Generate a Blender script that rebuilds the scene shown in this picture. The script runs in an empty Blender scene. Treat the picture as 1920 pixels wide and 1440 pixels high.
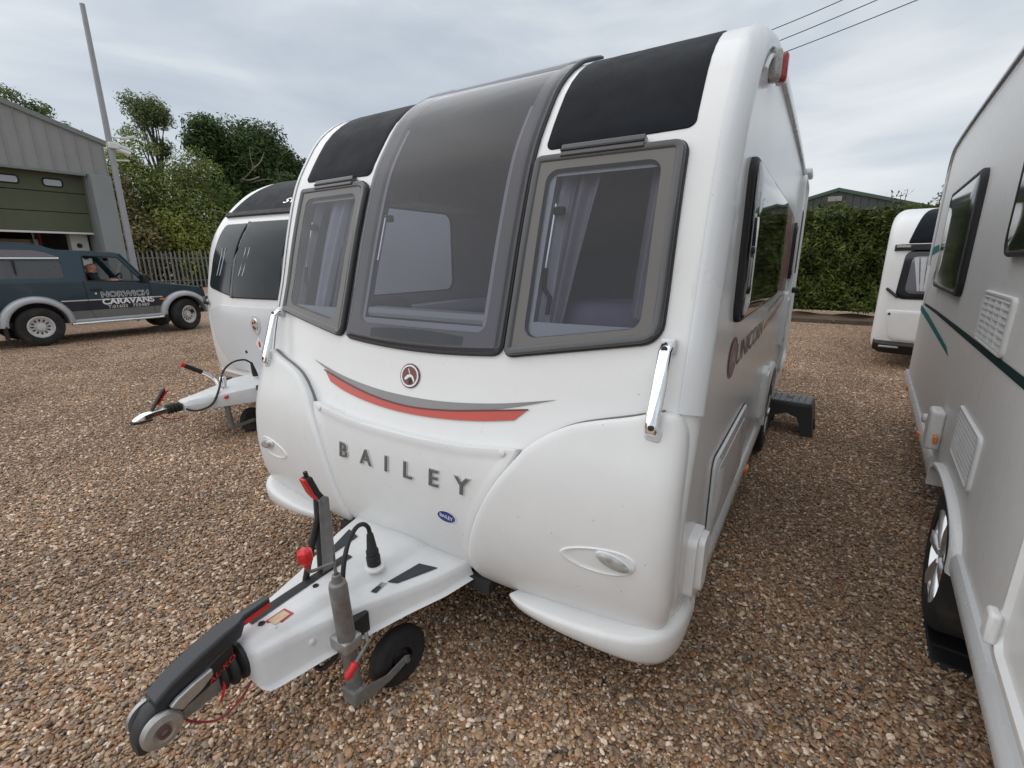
import bpy, bmesh, math, random
import numpy as np
from mathutils import Vector, Matrix, geometry
random.seed(7); RNG = np.random.default_rng(7)
SC = bpy.context.scene
COL = SC.collection
R_ = math.radians
# ---------------------------------------------------------------- camera
cd = bpy.data.cameras.new('camera'); cam = bpy.data.objects.new('camera', cd); COL.objects.link(cam)
cd.sensor_width = 36.0; cd.lens = 36.0*890.2/1920.0; cd.clip_start = .05; cd.clip_end = 2000
_p, _a, _r = R_(14.566), R_(32.578), R_(-.29)
fw = Vector((-math.sin(_a)*math.cos(_p), math.cos(_a)*math.cos(_p), -math.sin(_p)))
rt0 = Vector((math.cos(_a), math.sin(_a), 0)); up0 = rt0.cross(fw)
rt = rt0*math.cos(_r)+up0*math.sin(_r); up = -rt0*math.sin(_r)+up0*math.cos(_r)
M = Matrix((rt, up, -fw)).transposed().to_4x4(); M.translation = (1.407, -1.468, 1.59)
cam.matrix_world = M; SC.camera = cam
# ---------------------------------------------------------------- world, sun, exposure
W = bpy.data.worlds.new('World'); SC.world = W; W.use_nodes = True
nt = W.node_tree; nt.nodes.clear(); N = nt.nodes.new; L = nt.links.new
SUN_EL, SUN_AZ = R_(55), R_(238)       # azimuth clockwise from +Y
out = N('ShaderNodeOutputWorld'); bg = N('ShaderNodeBackground'); bg.inputs['Strength'].default_value = .1
sky = N('ShaderNodeTexSky'); sky.sky_type = 'NISHITA'; sky.sun_disc = False
sky.sun_elevation = SUN_EL; sky.sun_rotation = SUN_AZ; sky.air_density = 1.0; sky.dust_density = 2.0
tc = N('ShaderNodeTexCoord'); mp = N('ShaderNodeMapping'); mp.inputs['Scale'].default_value = (1.0, 1.0, 3.4)
mp.inputs['Rotation'].default_value = (0, R_(9), R_(20))
n1 = N('ShaderNodeTexNoise'); n1.inputs['Scale'].default_value = 2.1; n1.inputs['Detail'].default_value = 7; n1.inputs['Roughness'].default_value = .5; n1.inputs['Distortion'].default_value = .35
cr = N('ShaderNodeValToRGB'); e = cr.color_ramp.elements
e[0].position = .33; e[0].color = (4.2, 4.75, 5.4, 1); e[1].position = .68; e[1].color = (7.5, 7.7, 7.8, 1)
k = e.new(.5); k.color = (5.5, 5.95, 6.4, 1)
mx = N('ShaderNodeMix'); mx.data_type = 'RGBA'; mx.inputs['Factor'].default_value = .88
L(tc.outputs['Generated'], mp.inputs['Vector']); L(mp.outputs['Vector'], n1.inputs['Vector']); L(n1.outputs['Fac'], cr.inputs['Fac'])
L(sky.outputs['Color'], mx.inputs['A']); L(cr.outputs['Color'], mx.inputs['B']); L(mx.outputs['Result'], bg.inputs['Color']); L(bg.outputs['Background'], out.inputs['Surface'])
sd = bpy.data.lights.new('sun', 'SUN'); sd.energy = 1.5; sd.angle = R_(112); sd.color = (1.0, .975, .945)
sun = bpy.data.objects.new('sun', sd); COL.objects.link(sun)
sdir = Vector((math.sin(SUN_AZ)*math.cos(SUN_EL), math.cos(SUN_AZ)*math.cos(SUN_EL), math.sin(SUN_EL)))
sun.rotation_euler = sdir.to_track_quat('Z', 'Y').to_euler(); sun.location = sdir*60
SC.view_settings.view_transform = 'Standard'; SC.view_settings.look = 'None'; SC.view_settings.gamma = 1
SC.view_settings.exposure = .26; SC.view_settings.use_curve_mapping = False
SC.render.engine = 'CYCLES'
SC.cycles.max_bounces = 8; SC.cycles.transparent_max_bounces = 12

# ---------------------------------------------------------------- materials
MATS = {}
def mat(name, col, rough=.5, metal=0., coat=0., noise=None, bump=None, spec=.5, emit=None, alpha=None, trans=0., col2=None, sheen=0):
    """principled; noise=(scale, amount) varies the colour, col2 = second colour of the variation, bump=(scale, strength)"""
    if name in MATS: return MATS[name]
    m = bpy.data.materials.new(name); m.use_nodes = True; t = m.node_tree; b = t.nodes['Principled BSDF']
    b.inputs['Base Color'].default_value = (*col, 1); b.inputs['Roughness'].default_value = rough; b.inputs['Metallic'].default_value = metal
    b.inputs['Coat Weight'].default_value = coat; b.inputs['Coat Roughness'].default_value = .06; b.inputs['Specular IOR Level'].default_value = spec
    if trans: b.inputs['Transmission Weight'].default_value = trans
    if emit: b.inputs['Emission Color'].default_value = (*emit[0], 1); b.inputs['Emission Strength'].default_value = emit[1]
    c = t.nodes.new('ShaderNodeTexCoord')
    if noise:
        n = t.nodes.new('ShaderNodeTexNoise'); n.inputs['Scale'].default_value = noise[0]; n.inputs['Detail'].default_value = 6; n.inputs['Roughness'].default_value = .65
        r = t.nodes.new('ShaderNodeValToRGB'); r.color_ramp.elements[0].position = .3; r.color_ramp.elements[1].position = .72
        c2 = col2 if col2 else tuple(x*(1-noise[1]) for x in col)
        r.color_ramp.elements[0].color = (*c2, 1); r.color_ramp.elements[1].color = (*col, 1)
        t.links.new(c.outputs['Object'], n.inputs['Vector']); t.links.new(n.outputs['Fac'], r.inputs['Fac']); t.links.new(r.outputs['Color'], b.inputs['Base Color'])
        mr = t.nodes.new('ShaderNodeMapRange'); mr.inputs['To Min'].default_value = min(1, rough*1.35); mr.inputs['To Max'].default_value = rough*.85
        t.links.new(n.outputs['Fac'], mr.inputs['Value']); t.links.new(mr.outputs['Result'], b.inputs['Roughness'])
    if bump:
        n = t.nodes.new('ShaderNodeTexNoise'); n.inputs['Scale'].default_value = bump[0]; n.inputs['Detail'].default_value = 3
        bp = t.nodes.new('ShaderNodeBump'); bp.inputs['Strength'].default_value = bump[1]; bp.inputs['Distance'].default_value = .01
        t.links.new(c.outputs['Object'], n.inputs['Vector']); t.links.new(n.outputs['Fac'], bp.inputs['Height']); t.links.new(bp.outputs['Normal'], b.inputs['Normal'])
    MATS[name] = m; return m
def glass(name, tint, refl=1.0, haze=0., hazecol=(.3, .3, .33), ior=1.5):
    m = bpy.data.materials.new(name); m.use_nodes = True; t = m.node_tree; t.nodes.clear(); n = t.nodes.new
    o = n('ShaderNodeOutputMaterial'); tr = n('ShaderNodeBsdfTransparent'); tr.inputs['Color'].default_value = (*tint, 1)
    g = n('ShaderNodeBsdfGlossy'); g.inputs['Roughness'].default_value = .03; g.inputs['Color'].default_value = (refl, refl, refl, 1)
    fr = n('ShaderNodeFresnel'); fr.inputs['IOR'].default_value = ior; mx = n('ShaderNodeMixShader')
    t.links.new(fr.outputs['Fac'], mx.inputs['Fac']); last = tr
    if haze:
        d = n('ShaderNodeBsdfDiffuse'); d.inputs['Color'].default_value = (*hazecol, 1); m2 = n('ShaderNodeMixShader'); m2.inputs['Fac'].default_value = haze
        t.links.new(tr.outputs[0], m2.inputs[1]); t.links.new(d.outputs[0], m2.inputs[2]); last = m2
    t.links.new(last.outputs[0], mx.inputs[1]); t.links.new(g.outputs[0], mx.inputs[2]); t.links.new(mx.outputs[0], o.inputs['Surface'])
    MATS[name] = m; return m
WHITE = mat('white_gelcoat', (.77, .775, .77), .27, coat=.35, noise=(2.2, .05))
WHITE2 = mat('white_plastic', (.75, .755, .75), .30, noise=(5, .07))
WHITEC = mat('white_moulding', (.71, .715, .715), .42, noise=(7, .1), bump=(220, .03))
TRIM = mat('white_trim', (.64, .66, .675), .25, coat=.3, noise=(1.5, .03))
SILVER = mat('silver_side', (.68, .685, .69), .17, noise=(3.5, .05), bump=(30, .006), spec=.35)
BLACKP = mat('black_textured_panel', (.010, .0125, .017), .5, bump=(600, .05), noise=(9, .25), spec=.09)
BLACK = mat('black_rubber', (.015, .015, .016), .55, noise=(14, .3))
BLACKG = mat('black_gloss', (.012, .012, .014), .12)
TYRE = mat('tyre_rubber', (.022, .022, .023), .8, noise=(20, .4), bump=(60, .2))
SMOKE = mat('smoked_frame', (.058, .058, .061), .2, coat=.2)
TAUPE = mat('taupe_border', (.118, .112, .105), .28)
CHROME = mat('chrome', (.86, .87, .88), .07, metal=1.)
BADGE = mat('badge_metal', (.50, .50, .50), .22, metal=1.)
GALV = mat('galvanised_steel', (.30, .30, .295), .55, metal=.55, noise=(25, .35), bump=(120, .08))
ALU = mat('cast_aluminium', (.52, .52, .51), .42, metal=.75, noise=(18, .35), bump=(150, .06))
DARKST = mat('dark_steel', (.05, .05, .05), .6, metal=.3, noise=(20, .4))
RED = mat('red_plastic', (.62, .02, .025), .33, coat=.2)
REDD = mat('red_decal', (.50, .045, .025), .3, coat=.3)
REDK = mat('dark_red_decal', (.10, .014, .016), .25)
BRWN = mat('dark_brown_decal', (.05, .03, .028), .3)
GREYD = mat('grey_decal', (.25, .245, .24), .3, coat=.2, noise=(3, .2))
ORANGE = mat('amber_lens', (.75, .20, .03), .2, coat=.3)
REDL = mat('red_lens', (.34, .016, .024), .15, coat=.5)
CLEARL = mat('clear_lens', (.48, .48, .45), .12, coat=.6, noise=(45, .55))
BLUE = mat('blue_sticker', (.015, .035, .22), .25, coat=.3)
WHITEP = mat('white_print', (.82, .82, .82), .4)
GRIP = mat('grip_tape', (.035, .04, .047), .85, bump=(500, .25))
CLOTHC = mat('curtain_cloth', (.82, .80, .84), .9, noise=(6, .12))
CLOTHP = mat('mauve_curtain', (.46, .42, .46), .9, noise=(6, .12))
PURPLE = mat('purple_upholstery', (.30, .25, .37), .9, noise=(12, .2))
WOOD = mat('interior_board', (.46, .44, .41), .6, noise=(6, .15))
PANE = glass('acrylic_pane', (.55, .57, .63), haze=.03, hazecol=(.30, .31, .36), ior=1.38)
PANEC = glass('acrylic_sunroof', (.54, .55, .61), haze=.05, hazecol=(.32, .32, .39), ior=1.42)
PANES = glass('side_acrylic', (.40, .42, .44))
CARG = glass('car_glass', (.62, .66, .66))

def weather(m, col=(.50, .47, .42), amt=.5, streak=(38, 38, 1.6), pos=(.60, .80), specks=True):
    """faint run-off streaks and specks of dirt over an existing colour"""
    t = m.node_tree; b = t.nodes['Principled BSDF']; n = t.nodes.new; src = b.inputs['Base Color'].links[0].from_socket
    c = n('ShaderNodeTexCoord'); mp = n('ShaderNodeMapping'); mp.inputs['Scale'].default_value = streak; nz = n('ShaderNodeTexNoise'); nz.inputs['Scale'].default_value = 1; nz.inputs['Detail'].default_value = 4
    n2 = n('ShaderNodeTexNoise'); n2.inputs['Scale'].default_value = 1.7; n2.inputs['Detail'].default_value = 3; mu = n('ShaderNodeMath'); mu.operation = 'MULTIPLY'
    r = n('ShaderNodeMapRange'); r.inputs['From Min'].default_value, r.inputs['From Max'].default_value = pos; r.inputs['To Max'].default_value = amt
    r2 = n('ShaderNodeMapRange'); r2.inputs['From Min'].default_value, r2.inputs['From Max'].default_value = .42, .68
    mx = n('ShaderNodeMix'); mx.data_type = 'RGBA'; mx.inputs['B'].default_value = (*col, 1)
    l = t.links.new; l(c.outputs['Object'], mp.inputs['Vector']); l(mp.outputs['Vector'], nz.inputs['Vector']); l(c.outputs['Object'], n2.inputs['Vector']); l(nz.outputs['Fac'], r.inputs['Value']); l(n2.outputs['Fac'], r2.inputs['Value'])
    l(r.outputs['Result'], mu.inputs[0]); l(r2.outputs['Result'], mu.inputs[1]); l(mu.outputs['Value'], mx.inputs['Factor']); l(src, mx.inputs['A']); last = mx
    if specks:
        v = n('ShaderNodeTexVoronoi'); v.inputs['Scale'].default_value = 16; v.inputs['Randomness'].default_value = 1; r3 = n('ShaderNodeMapRange'); r3.inputs['From Min'].default_value = .045; r3.inputs['From Max'].default_value = .028; r3.inputs['To Max'].default_value = .6
        m3 = n('ShaderNodeMix'); m3.data_type = 'RGBA'; m3.inputs['B'].default_value = (.16, .14, .12, 1)
        l(c.outputs['Object'], v.inputs['Vector']); l(v.outputs['Distance'], r3.inputs['Value']); l(r3.outputs['Result'], m3.inputs['Factor']); l(last.outputs['Result'], m3.inputs['A']); last = m3
    l(last.outputs['Result'], b.inputs['Base Color'])
for m_, a_ in ((WHITE, .42), (WHITE2, .35), (TRIM, .3)): weather(m_, amt=a_)
weather(WHITEC, (.42, .38, .32), .45, (12, 12, 9), (.55, .8)); weather(SILVER, (.40, .38, .34), .35, (22, 22, 1.6))
weather(TYRE, (.11, .09, .07), .6, (7, 7, 7), (.45, .7), False); weather(GALV, (.15, .10, .065), .65, (10, 10, 10), (.52, .7), False); weather(ALU, (.25, .22, .19), .6, (12, 12, 12), (.5, .7), False)
# ---------------------------------------------------------------- object helpers
def link(o, parent=None):
    COL.objects.link(o)
    if parent is not None: o.parent = parent
    return o
def tag(o, label, cat, group=None):
    o['label'] = label; o['category'] = cat
    if group: o['group'] = group
    return o
def thing(name, label, cat, loc=(0, 0, 0), rz=0., group=None):
    o = bpy.data.objects.new(name, None); o.empty_display_size = .2; link(o)
    o.location = loc; o.rotation_euler = (0, 0, rz); return tag(o, label, cat, group)
def struct(o, kind='structure'):
    o['kind'] = kind; return o
def frame_of(d):
    d = Vector(d).normalized(); u = Vector((0, 0, 1)) if abs(d.z) < .95 else Vector((1, 0, 0))
    a = u.cross(d).normalized(); return a, d.cross(a).normalized()
class MB:
    def __init__(s): s.v = []; s.f = []
    def add(s, vs, fs):
        n = len(s.v); s.v += [tuple(map(float, q)) for q in vs]; s.f += [tuple(i+n for i in q) for q in fs]; return s
    def box(s, c, d, rot=None):
        q = [Vector((x*d[0]/2, y*d[1]/2, z*d[2]/2)) for x in (-1, 1) for y in (-1, 1) for z in (-1, 1)]
        if rot is not None: q = [rot @ p for p in q]
        c = Vector(c)
        return s.add([p+c for p in q], [(0, 1, 3, 2), (4, 6, 7, 5), (0, 4, 5, 1), (2, 3, 7, 6), (0, 2, 6, 4), (1, 5, 7, 3)])
    def tube(s, pts, r, n=10, cap=True):
        pts = [Vector(p) for p in pts]; m = len(pts); rr = [r]*m if not hasattr(r, '__len__') else r
        a, b = frame_of(pts[1]-pts[0]); vs = []; fs = []
        for i in range(m):
            d = (pts[min(i+1, m-1)]-pts[max(i-1, 0)]).normalized()
            a = (a-d*a.dot(d)).normalized(); b = d.cross(a)
            for k in range(n):
                w = 2*math.pi*k/n; vs.append(pts[i]+a*(rr[i]*math.cos(w))+b*(rr[i]*math.sin(w)))
        for i in range(m-1):
            for k in range(n): fs.append((i*n+k, i*n+(k+1) % n, (i+1)*n+(k+1) % n, (i+1)*n+k))
        if cap: fs += [tuple(range(n))[::-1], tuple((m-1)*n+k for k in range(n))]
        return s.add(vs, fs)
    def lathe(s, prof, o, axis, n=24, cap=True):
        o = Vector(o); d = Vector(axis).normalized(); a, b = frame_of(d); vs = []; fs = []; m = len(prof)
        for r, h in prof:
            for k in range(n):
                w = 2*math.pi*k/n; vs.append(o+d*h+a*(r*math.cos(w))+b*(r*math.sin(w)))
        for i in range(m-1):
            for k in range(n): fs.append((i*n+k, i*n+(k+1) % n, (i+1)*n+(k+1) % n, (i+1)*n+k))
        if cap: fs += [tuple(range(n))[::-1], tuple((m-1)*n+k for k in range(n))]
        return s.add(vs, fs)
    def prism(s, poly, vec):
        n = len(poly); vec = Vector(vec); a = [Vector(p) for p in poly]
        return s.add(a+[p+vec for p in a], [tuple(range(n))[::-1], tuple(range(n, 2*n))]+[(i, (i+1) % n, n+(i+1) % n, n+i) for i in range(n)])
    def grid(s, fn, nu, nv, cu=False):
        vs = [fn(i/(nu), j/nv) for j in range(nv+1) for i in range(nu if cu else nu+1)]; w = nu if cu else nu+1
        return s.add(vs, [(j*w+i, j*w+(i+1) % w, (j+1)*w+(i+1) % w, (j+1)*w+i) for j in range(nv) for i in range(nu)])
    def loft(s, secs, cap=True):
        n = len(secs[0]); m = len(secs); vs = [p for q in secs for p in q]
        fs = [(i*n+k, i*n+(k+1) % n, (i+1)*n+(k+1) % n, (i+1)*n+k) for i in range(m-1) for k in range(n)]
        if cap: fs += [tuple(range(n))[::-1], tuple((m-1)*n+k for k in range(n))]
        return s.add(vs, fs)
    def mesh(s, name, m=None, smooth=35, weld=0, recalc=True):
        me = bpy.data.meshes.new(name); me.from_pydata(s.v, [], s.f); me.update()
        if recalc or weld:
            bm = bmesh.new(); bm.from_mesh(me)
            if weld: bmesh.ops.remove_doubles(bm, verts=bm.verts, dist=weld)
            if recalc: bmesh.ops.recalc_face_normals(bm, faces=bm.faces)
            bm.to_mesh(me); bm.free()
        if m: me.materials.append(m)
        if smooth: me.shade_smooth(); me.set_sharp_from_angle(angle=R_(smooth))
        return me
    def build(s, name, m, parent=None, smooth=35, bevel=0, seg=2, solid=0, sub=0, weld=0, recalc=True, offset=-1):
        o = bpy.data.objects.new(name, s.mesh(name, m, smooth, weld, recalc)); link(o, parent)
        if solid: q = o.modifiers.new('solidify', 'SOLIDIFY'); q.thickness = solid; q.offset = offset
        if bevel: q = o.modifiers.new('bevel', 'BEVEL'); q.width = bevel; q.segments = seg; q.limit_method = 'ANGLE'; q.angle_limit = R_(35); q.use_clamp_overlap = True
        if sub: q = o.modifiers.new('subdivision', 'SUBSURF'); q.levels = sub; q.render_levels = sub
        return o
def rpoly(c, rad, inset=0., seg=6, ediv=6):
    """rounded polygon (CCW corners), optionally offset inwards, always the same number of points"""
    n = len(c); c = [np.array(p, float) for p in c]; rad = rad if hasattr(rad, '__len__') else [rad]*n
    q = []
    for i in range(n):
        a, b, d = c[i-1], c[i], c[(i+1) % n]; e1 = (b-a)/np.linalg.norm(b-a); e2 = (d-b)/np.linalg.norm(d-b)
        n1 = np.array([-e1[1], e1[0]]); n2 = np.array([-e2[1], e2[0]]); q.append(b+inset*(n1+n2)/(1+n1@n2))
    out = []
    for i in range(n):
        a, b, d = q[i-1], q[i], q[(i+1) % n]; u = (a-b)/np.linalg.norm(a-b); w = (d-b)/np.linalg.norm(d-b)
        r = max(rad[i]-inset, .002); half = .5*math.acos(max(-1, min(1, u@w))); tl = min(r/math.tan(half), .48*np.linalg.norm(a-b), .48*np.linalg.norm(d-b))
        r = tl*math.tan(half); ce = b+(u+w)/np.linalg.norm(u+w)*r/math.sin(half); s0 = b+u*tl-ce; s1 = b+w*tl-ce
        a0 = math.atan2(s0[1], s0[0]); a1 = math.atan2(s1[1], s1[0]); da = (a1-a0+math.pi) % (2*math.pi)-math.pi
        arc = [ce+r*np.array([math.cos(a0+da*k/seg), math.sin(a0+da*k/seg)]) for k in range(seg+1)]
        if out:
            p0 = out[-1]
            out += [p0+(arc[0]-p0)*k/ediv for k in range(1, ediv)]
        out += arc
    p0 = out[-1]; out += [p0+(out[0]-p0)*k/ediv for k in range(1, ediv)]
    return out
def inset_pts(P, d):
    P = np.array(P, float); a = np.roll(P, 1, 0); b = np.roll(P, -1, 0); t = b-a; t /= np.linalg.norm(t, axis=1)[:, None]+1e-9
    return list(P+d*np.stack([-t[:, 1], t[:, 0]], 1))
def rings_mesh(mb, rings, mp, K=5, close=True):
    """rings: list of (points2d, height); mp(x, t, h)->3d; then fills towards the centroid"""
    n = len(rings[0][0]); vs = []; fs = []
    for P, h in rings: vs += [mp(p[0], p[1], h) for p in P]
    m = len(rings)
    if close:
        P, h = rings[-1]; c = np.mean(np.array(P), 0)
        for k in range(1, K): vs += [mp(*(c+(np.array(p)-c)*(1-k/K)), h) for p in P]
        m += K-1
    for i in range(m-1):
        for k in range(n): fs.append((i*n+k, i*n+(k+1) % n, (i+1)*n+(k+1) % n, (i+1)*n+k))
    if close:
        vs.append(mp(c[0], c[1], h)); q = len(vs)-1
        for k in range(n): fs.append(((m-1)*n+k, (m-1)*n+(k+1) % n, q))
    return mb.add(vs, fs)
def inside(p, P):
    c = False
    for i in range(len(P)):
        (x0, y0), (x1, y1) = P[i-1][:2], P[i][:2]
        if (y0 > p[1]) != (y1 > p[1]) and p[0] < (x1-x0)*(p[1]-y0)/(y1-y0)+x0: c = not c
    return c
def plate(outer, holes, mp):
    """flat outline with holes, triangulated, mapped by mp(a, b)"""
    vs = []; ed = []
    for P in [outer]+list(holes):
        n = len(vs); vs += [Vector((float(p[0]), float(p[1]))) for p in P]; ed += [(n+i, n+(i+1) % len(P)) for i in range(len(P))]
    r = geometry.delaunay_2d_cdt(vs, ed, [], 1, 1e-5); F = []
    for f in r[2]:
        c = [sum(r[0][i][k] for i in f)/len(f) for k in (0, 1)]
        if inside(c, outer) and not any(inside(c, h) for h in holes): F.append(tuple(f))
    return MB().add([mp(p[0], p[1]) for p in r[0]], F)
_tx = {}
def text2d(body, size=1., bold=0., ext=0., space=1.):
    key = (body, bold, ext, space)
    if key not in _tx:
        cu = bpy.data.curves.new('lettering', 'FONT'); cu.body = body; cu.size = 1.; cu.offset = bold; cu.extrude = ext; cu.resolution_u = 3; cu.space_character = space
        cu.align_x = 'CENTER'; cu.align_y = 'CENTER'
        o = bpy.data.objects.new('lettering', cu); COL.objects.link(o); dg = bpy.context.evaluated_depsgraph_get()
        me = bpy.data.meshes.new_from_object(o.evaluated_get(dg))
        _tx[key] = ([tuple(v.co) for v in me.vertices], [tuple(p.vertices) for p in me.polygons])
        bpy.data.objects.remove(o); bpy.data.curves.remove(cu); bpy.data.meshes.remove(me)
    v, f = _tx[key]
    return [(a*size, b*size, c*size) for a, b, c in v], f
def text_obj(name, body, m, parent, mp, size, bold=0., ext=.05, sx=1., space=1.):
    v, f = text2d(body, size, bold, ext, space)
    return MB().add([mp(a*sx, b, c) for a, b, c in v], f).build(name, m, parent, smooth=30, recalc=False)
def copy_tree(o, parent=None):
    c = o.copy(); COL.objects.link(c); c.parent = parent
    for ch in list(o.children): copy_tree(ch, c)
    return c
def catmull(P, per=8, closed=False):
    P = [np.array(p, float) for p in P]; n = len(P); out = []
    for i in range(n if closed else n-1):
        a, b, c, d = (P[(i-1) % n], P[i], P[(i+1) % n], P[(i+2) % n]) if closed else (P[max(i-1, 0)], P[i], P[i+1], P[min(i+2, n-1)])
        for k in range(per):
            t = k/per; out.append(.5*((2*b)+(c-a)*t+(2*a-5*b+4*c-d)*t*t+(3*b-a-3*c+d)*t**3))
    if not closed: out.append(P[-1])
    return out
class Skin:
    """caravan hull: side profile (y, z) swept across the width, edges rounded by R, front slightly bowed"""
    def __init__(s, prof, W, R, bow=0., bowz=(1.5, 1.96, 2.37), nfront=None):
        q = np.array(catmull(prof, 10)); s.W, s.R, s.bow, s.bz = W, R, bow, bowz
        d = np.diff(q, axis=0); s.t = np.concatenate([[0], np.cumsum(np.hypot(d[:, 0], d[:, 1]))]); s.y, s.z = q[:, 0], q[:, 1]
        g = np.gradient(q, axis=0); g /= np.linalg.norm(g, axis=1)[:, None]+1e-9; s.ny, s.nz = -g[:, 1], g[:, 0]
        s.itop = int(np.argmax(s.z)); s.ttop = s.t[s.itop]
    def tz(s, z): return float(np.interp(z, s.z[:s.itop+1], s.t[:s.itop+1]))
    def m(s, x, t, h=0.):
        y, z, ny, nz = (float(np.interp(t, s.t, a)) for a in (s.y, s.z, s.ny, s.nz))
        ax = abs(x); q = max(0., ax-(s.W-s.R)); e = s.R-math.sqrt(max(0., s.R**2-min(q, s.R)**2))
        w = 0. if t > s.ttop else float(np.interp(z, s.bz, [1, .5, 0]))
        return (x, y+s.bow*w*x*x+ny*(h-e), z+nz*(h-e))
    def mz(s, x, z, h=0.): return s.m(x, s.tz(z), h)
    def hull(s, xs, ts, holes=()):
        mb = MB(); nx = len(xs); mb.v = [s.m(x, t, 0.) for t in ts for x in xs]
        for j in range(len(ts)-1):
            for i in range(nx-1):
                cx, ct = (xs[i]+xs[i+1])/2, (ts[j]+ts[j+1])/2
                if any(a < cx < b and c < ct < d for a, b, c, d in holes): continue
                mb.f.append((j*nx+i, j*nx+i+1, (j+1)*nx+i+1, (j+1)*nx+i))
        return mb
    def cols(s, extra=(), n=16):
        xs = set(np.round(np.linspace(-(s.W-s.R), s.W-s.R, n), 4))
        for k in range(1, 7): q = s.W-s.R+s.R*math.sin(k/6*math.pi/2); xs |= {round(q, 4), round(-q, 4)}
        return sorted(xs | {round(a, 4) for a in extra})
    def outline(s, ts, h=0.):
        return [s.m(s.W, t, h)[1:] for t in ts]
    def patch(s, mb, x0, x1, t0, t1, h, nx=10, nt=20):
        return mb.grid(lambda u, v: s.m(x0+(x1-x0)*u, t0+(t1-t0)*v, h), nx, nt)
def side_plate(sk, ts, X, holes, name, m, parent):
    return plate(sk.outline(ts), holes, lambda a, b: (X, a, b)).build(name, m, parent, smooth=0)
def rr(x0, x1, y0, y1, r, seg=6, ediv=1): return rpoly([(x0, y0), (x1, y0), (x1, y1), (x0, y1)], r, 0, seg, ediv)
# ================================================================ ground and gravel
def pebble_ramp(t, fac, inp):
    r = t.nodes.new('ShaderNodeValToRGB'); r.color_ramp.interpolation = 'CONSTANT'
    cs = [(p_, tuple(a_*b_ for a_, b_ in zip(c_, (1.08, .995, .935)))) for p_, c_ in [(0, (.36, .27, .185)), (.10, (.22, .15, .10)), (.19, (.45, .355, .255)), (.30, (.29, .25, .21)), (.40, (.37, .225, .125)), (.47, (.13, .11, .095)), (.55, (.33, .245, .175)), (.66, (.56, .48, .385)), (.74, (.27, .185, .12)), (.83, (.255, .235, .215)), (.89, (.74, .68, .60)), (.955, (.31, .18, .11))]]
    el = r.color_ramp.elements
    while len(el) < len(cs): el.new(.5)
    for q, (p, c) in zip(el, cs): q.position = p; q.color = (*c, 1)
    t.links.new(fac, r.inputs['Fac']); t.links.new(r.outputs['Color'], inp); return r
gm = bpy.data.materials.new('gravel_bed'); gm.use_nodes = True; t = gm.node_tree; b = t.nodes['Principled BSDF']; b.inputs['Roughness'].default_value = .8; b.inputs['Specular IOR Level'].default_value = .25
c = t.nodes.new('ShaderNodeTexCoord'); v = t.nodes.new('ShaderNodeTexVoronoi'); v.inputs['Scale'].default_value = 62
sx = t.nodes.new('ShaderNodeSeparateColor'); t.links.new(c.outputs['Object'], v.inputs['Vector']); t.links.new(v.outputs['Color'], sx.inputs['Color'])
rp = pebble_ramp(t, sx.outputs['Red'], b.inputs['Base Color'])
mr = t.nodes.new('ShaderNodeMapRange'); mr.inputs['From Max'].default_value = .55; mr.inputs['To Min'].default_value = 1.12; mr.inputs['To Max'].default_value = .45
mu = t.nodes.new('ShaderNodeMix'); mu.data_type = 'RGBA'; mu.blend_type = 'MULTIPLY'; mu.inputs['Factor'].default_value = 1
n = t.nodes.new('ShaderNodeTexNoise'); n.inputs['Scale'].default_value = .35; n.inputs['Detail'].default_value = 5; r2 = t.nodes.new('ShaderNodeValToRGB')
r2.color_ramp.elements[0].color = (.84, .80, .78, 1); r2.color_ramp.elements[0].position = .35; r2.color_ramp.elements[1].color = (1.14, 1.09, 1.05, 1); r2.color_ramp.elements[1].position = .7
t.links.new(c.outputs['Object'], n.inputs['Vector']); t.links.new(n.outputs['Fac'], r2.inputs['Fac'])
t.links.new(rp.outputs['Color'], mu.inputs['A']); t.links.new(r2.outputs['Color'], mu.inputs['B']); t.links.new(mu.outputs['Result'], b.inputs['Base Color'])
bp = t.nodes.new('ShaderNodeBump'); bp.invert = True; bp.inputs['Strength'].default_value = .9; bp.inputs['Distance'].default_value = .012
t.links.new(v.outputs['Distance'], bp.inputs['Height']); t.links.new(bp.outputs['Normal'], b.inputs['Normal'])
gr = MB().grid(lambda u, v: (-400+800*u, -400+800*v, -.012), 8, 8).build('ground', gm, smooth=0, recalc=False); struct(gr)
pm = bpy.data.materials.new('pebble'); pm.use_nodes = True; t = pm.node_tree; b = t.nodes['Principled BSDF']; b.inputs['Roughness'].default_value = .52; b.inputs['Specular IOR Level'].default_value = .35
oi = t.nodes.new('ShaderNodeObjectInfo'); rp = pebble_ramp(t, oi.outputs['Random'], b.inputs['Base Color'])
c = t.nodes.new('ShaderNodeTexCoord'); n = t.nodes.new('ShaderNodeTexNoise'); n.inputs['Scale'].default_value = 3.5; n.inputs['Detail'].default_value = 4
mr = t.nodes.new('ShaderNodeMapRange'); mr.inputs['From Min'].default_value = .25; mr.inputs['From Max'].default_value = .75; mr.inputs['To Min'].default_value = .72; mr.inputs['To Max'].default_value = 1.3
mu = t.nodes.new('ShaderNodeVectorMath'); mu.operation = 'SCALE'
t.links.new(c.outputs['Object'], n.inputs['Vector']); t.links.new(n.outputs['Fac'], mr.inputs['Value']); t.links.new(rp.outputs['Color'], mu.inputs[0]); t.links.new(mr.outputs['Result'], mu.inputs['Scale'])
ge = t.nodes.new('ShaderNodeNewGeometry'); n3 = t.nodes.new('ShaderNodeTexNoise'); n3.inputs['Scale'].default_value = .8; n3.inputs['Detail'].default_value = 5; r3 = t.nodes.new('ShaderNodeValToRGB')
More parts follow.
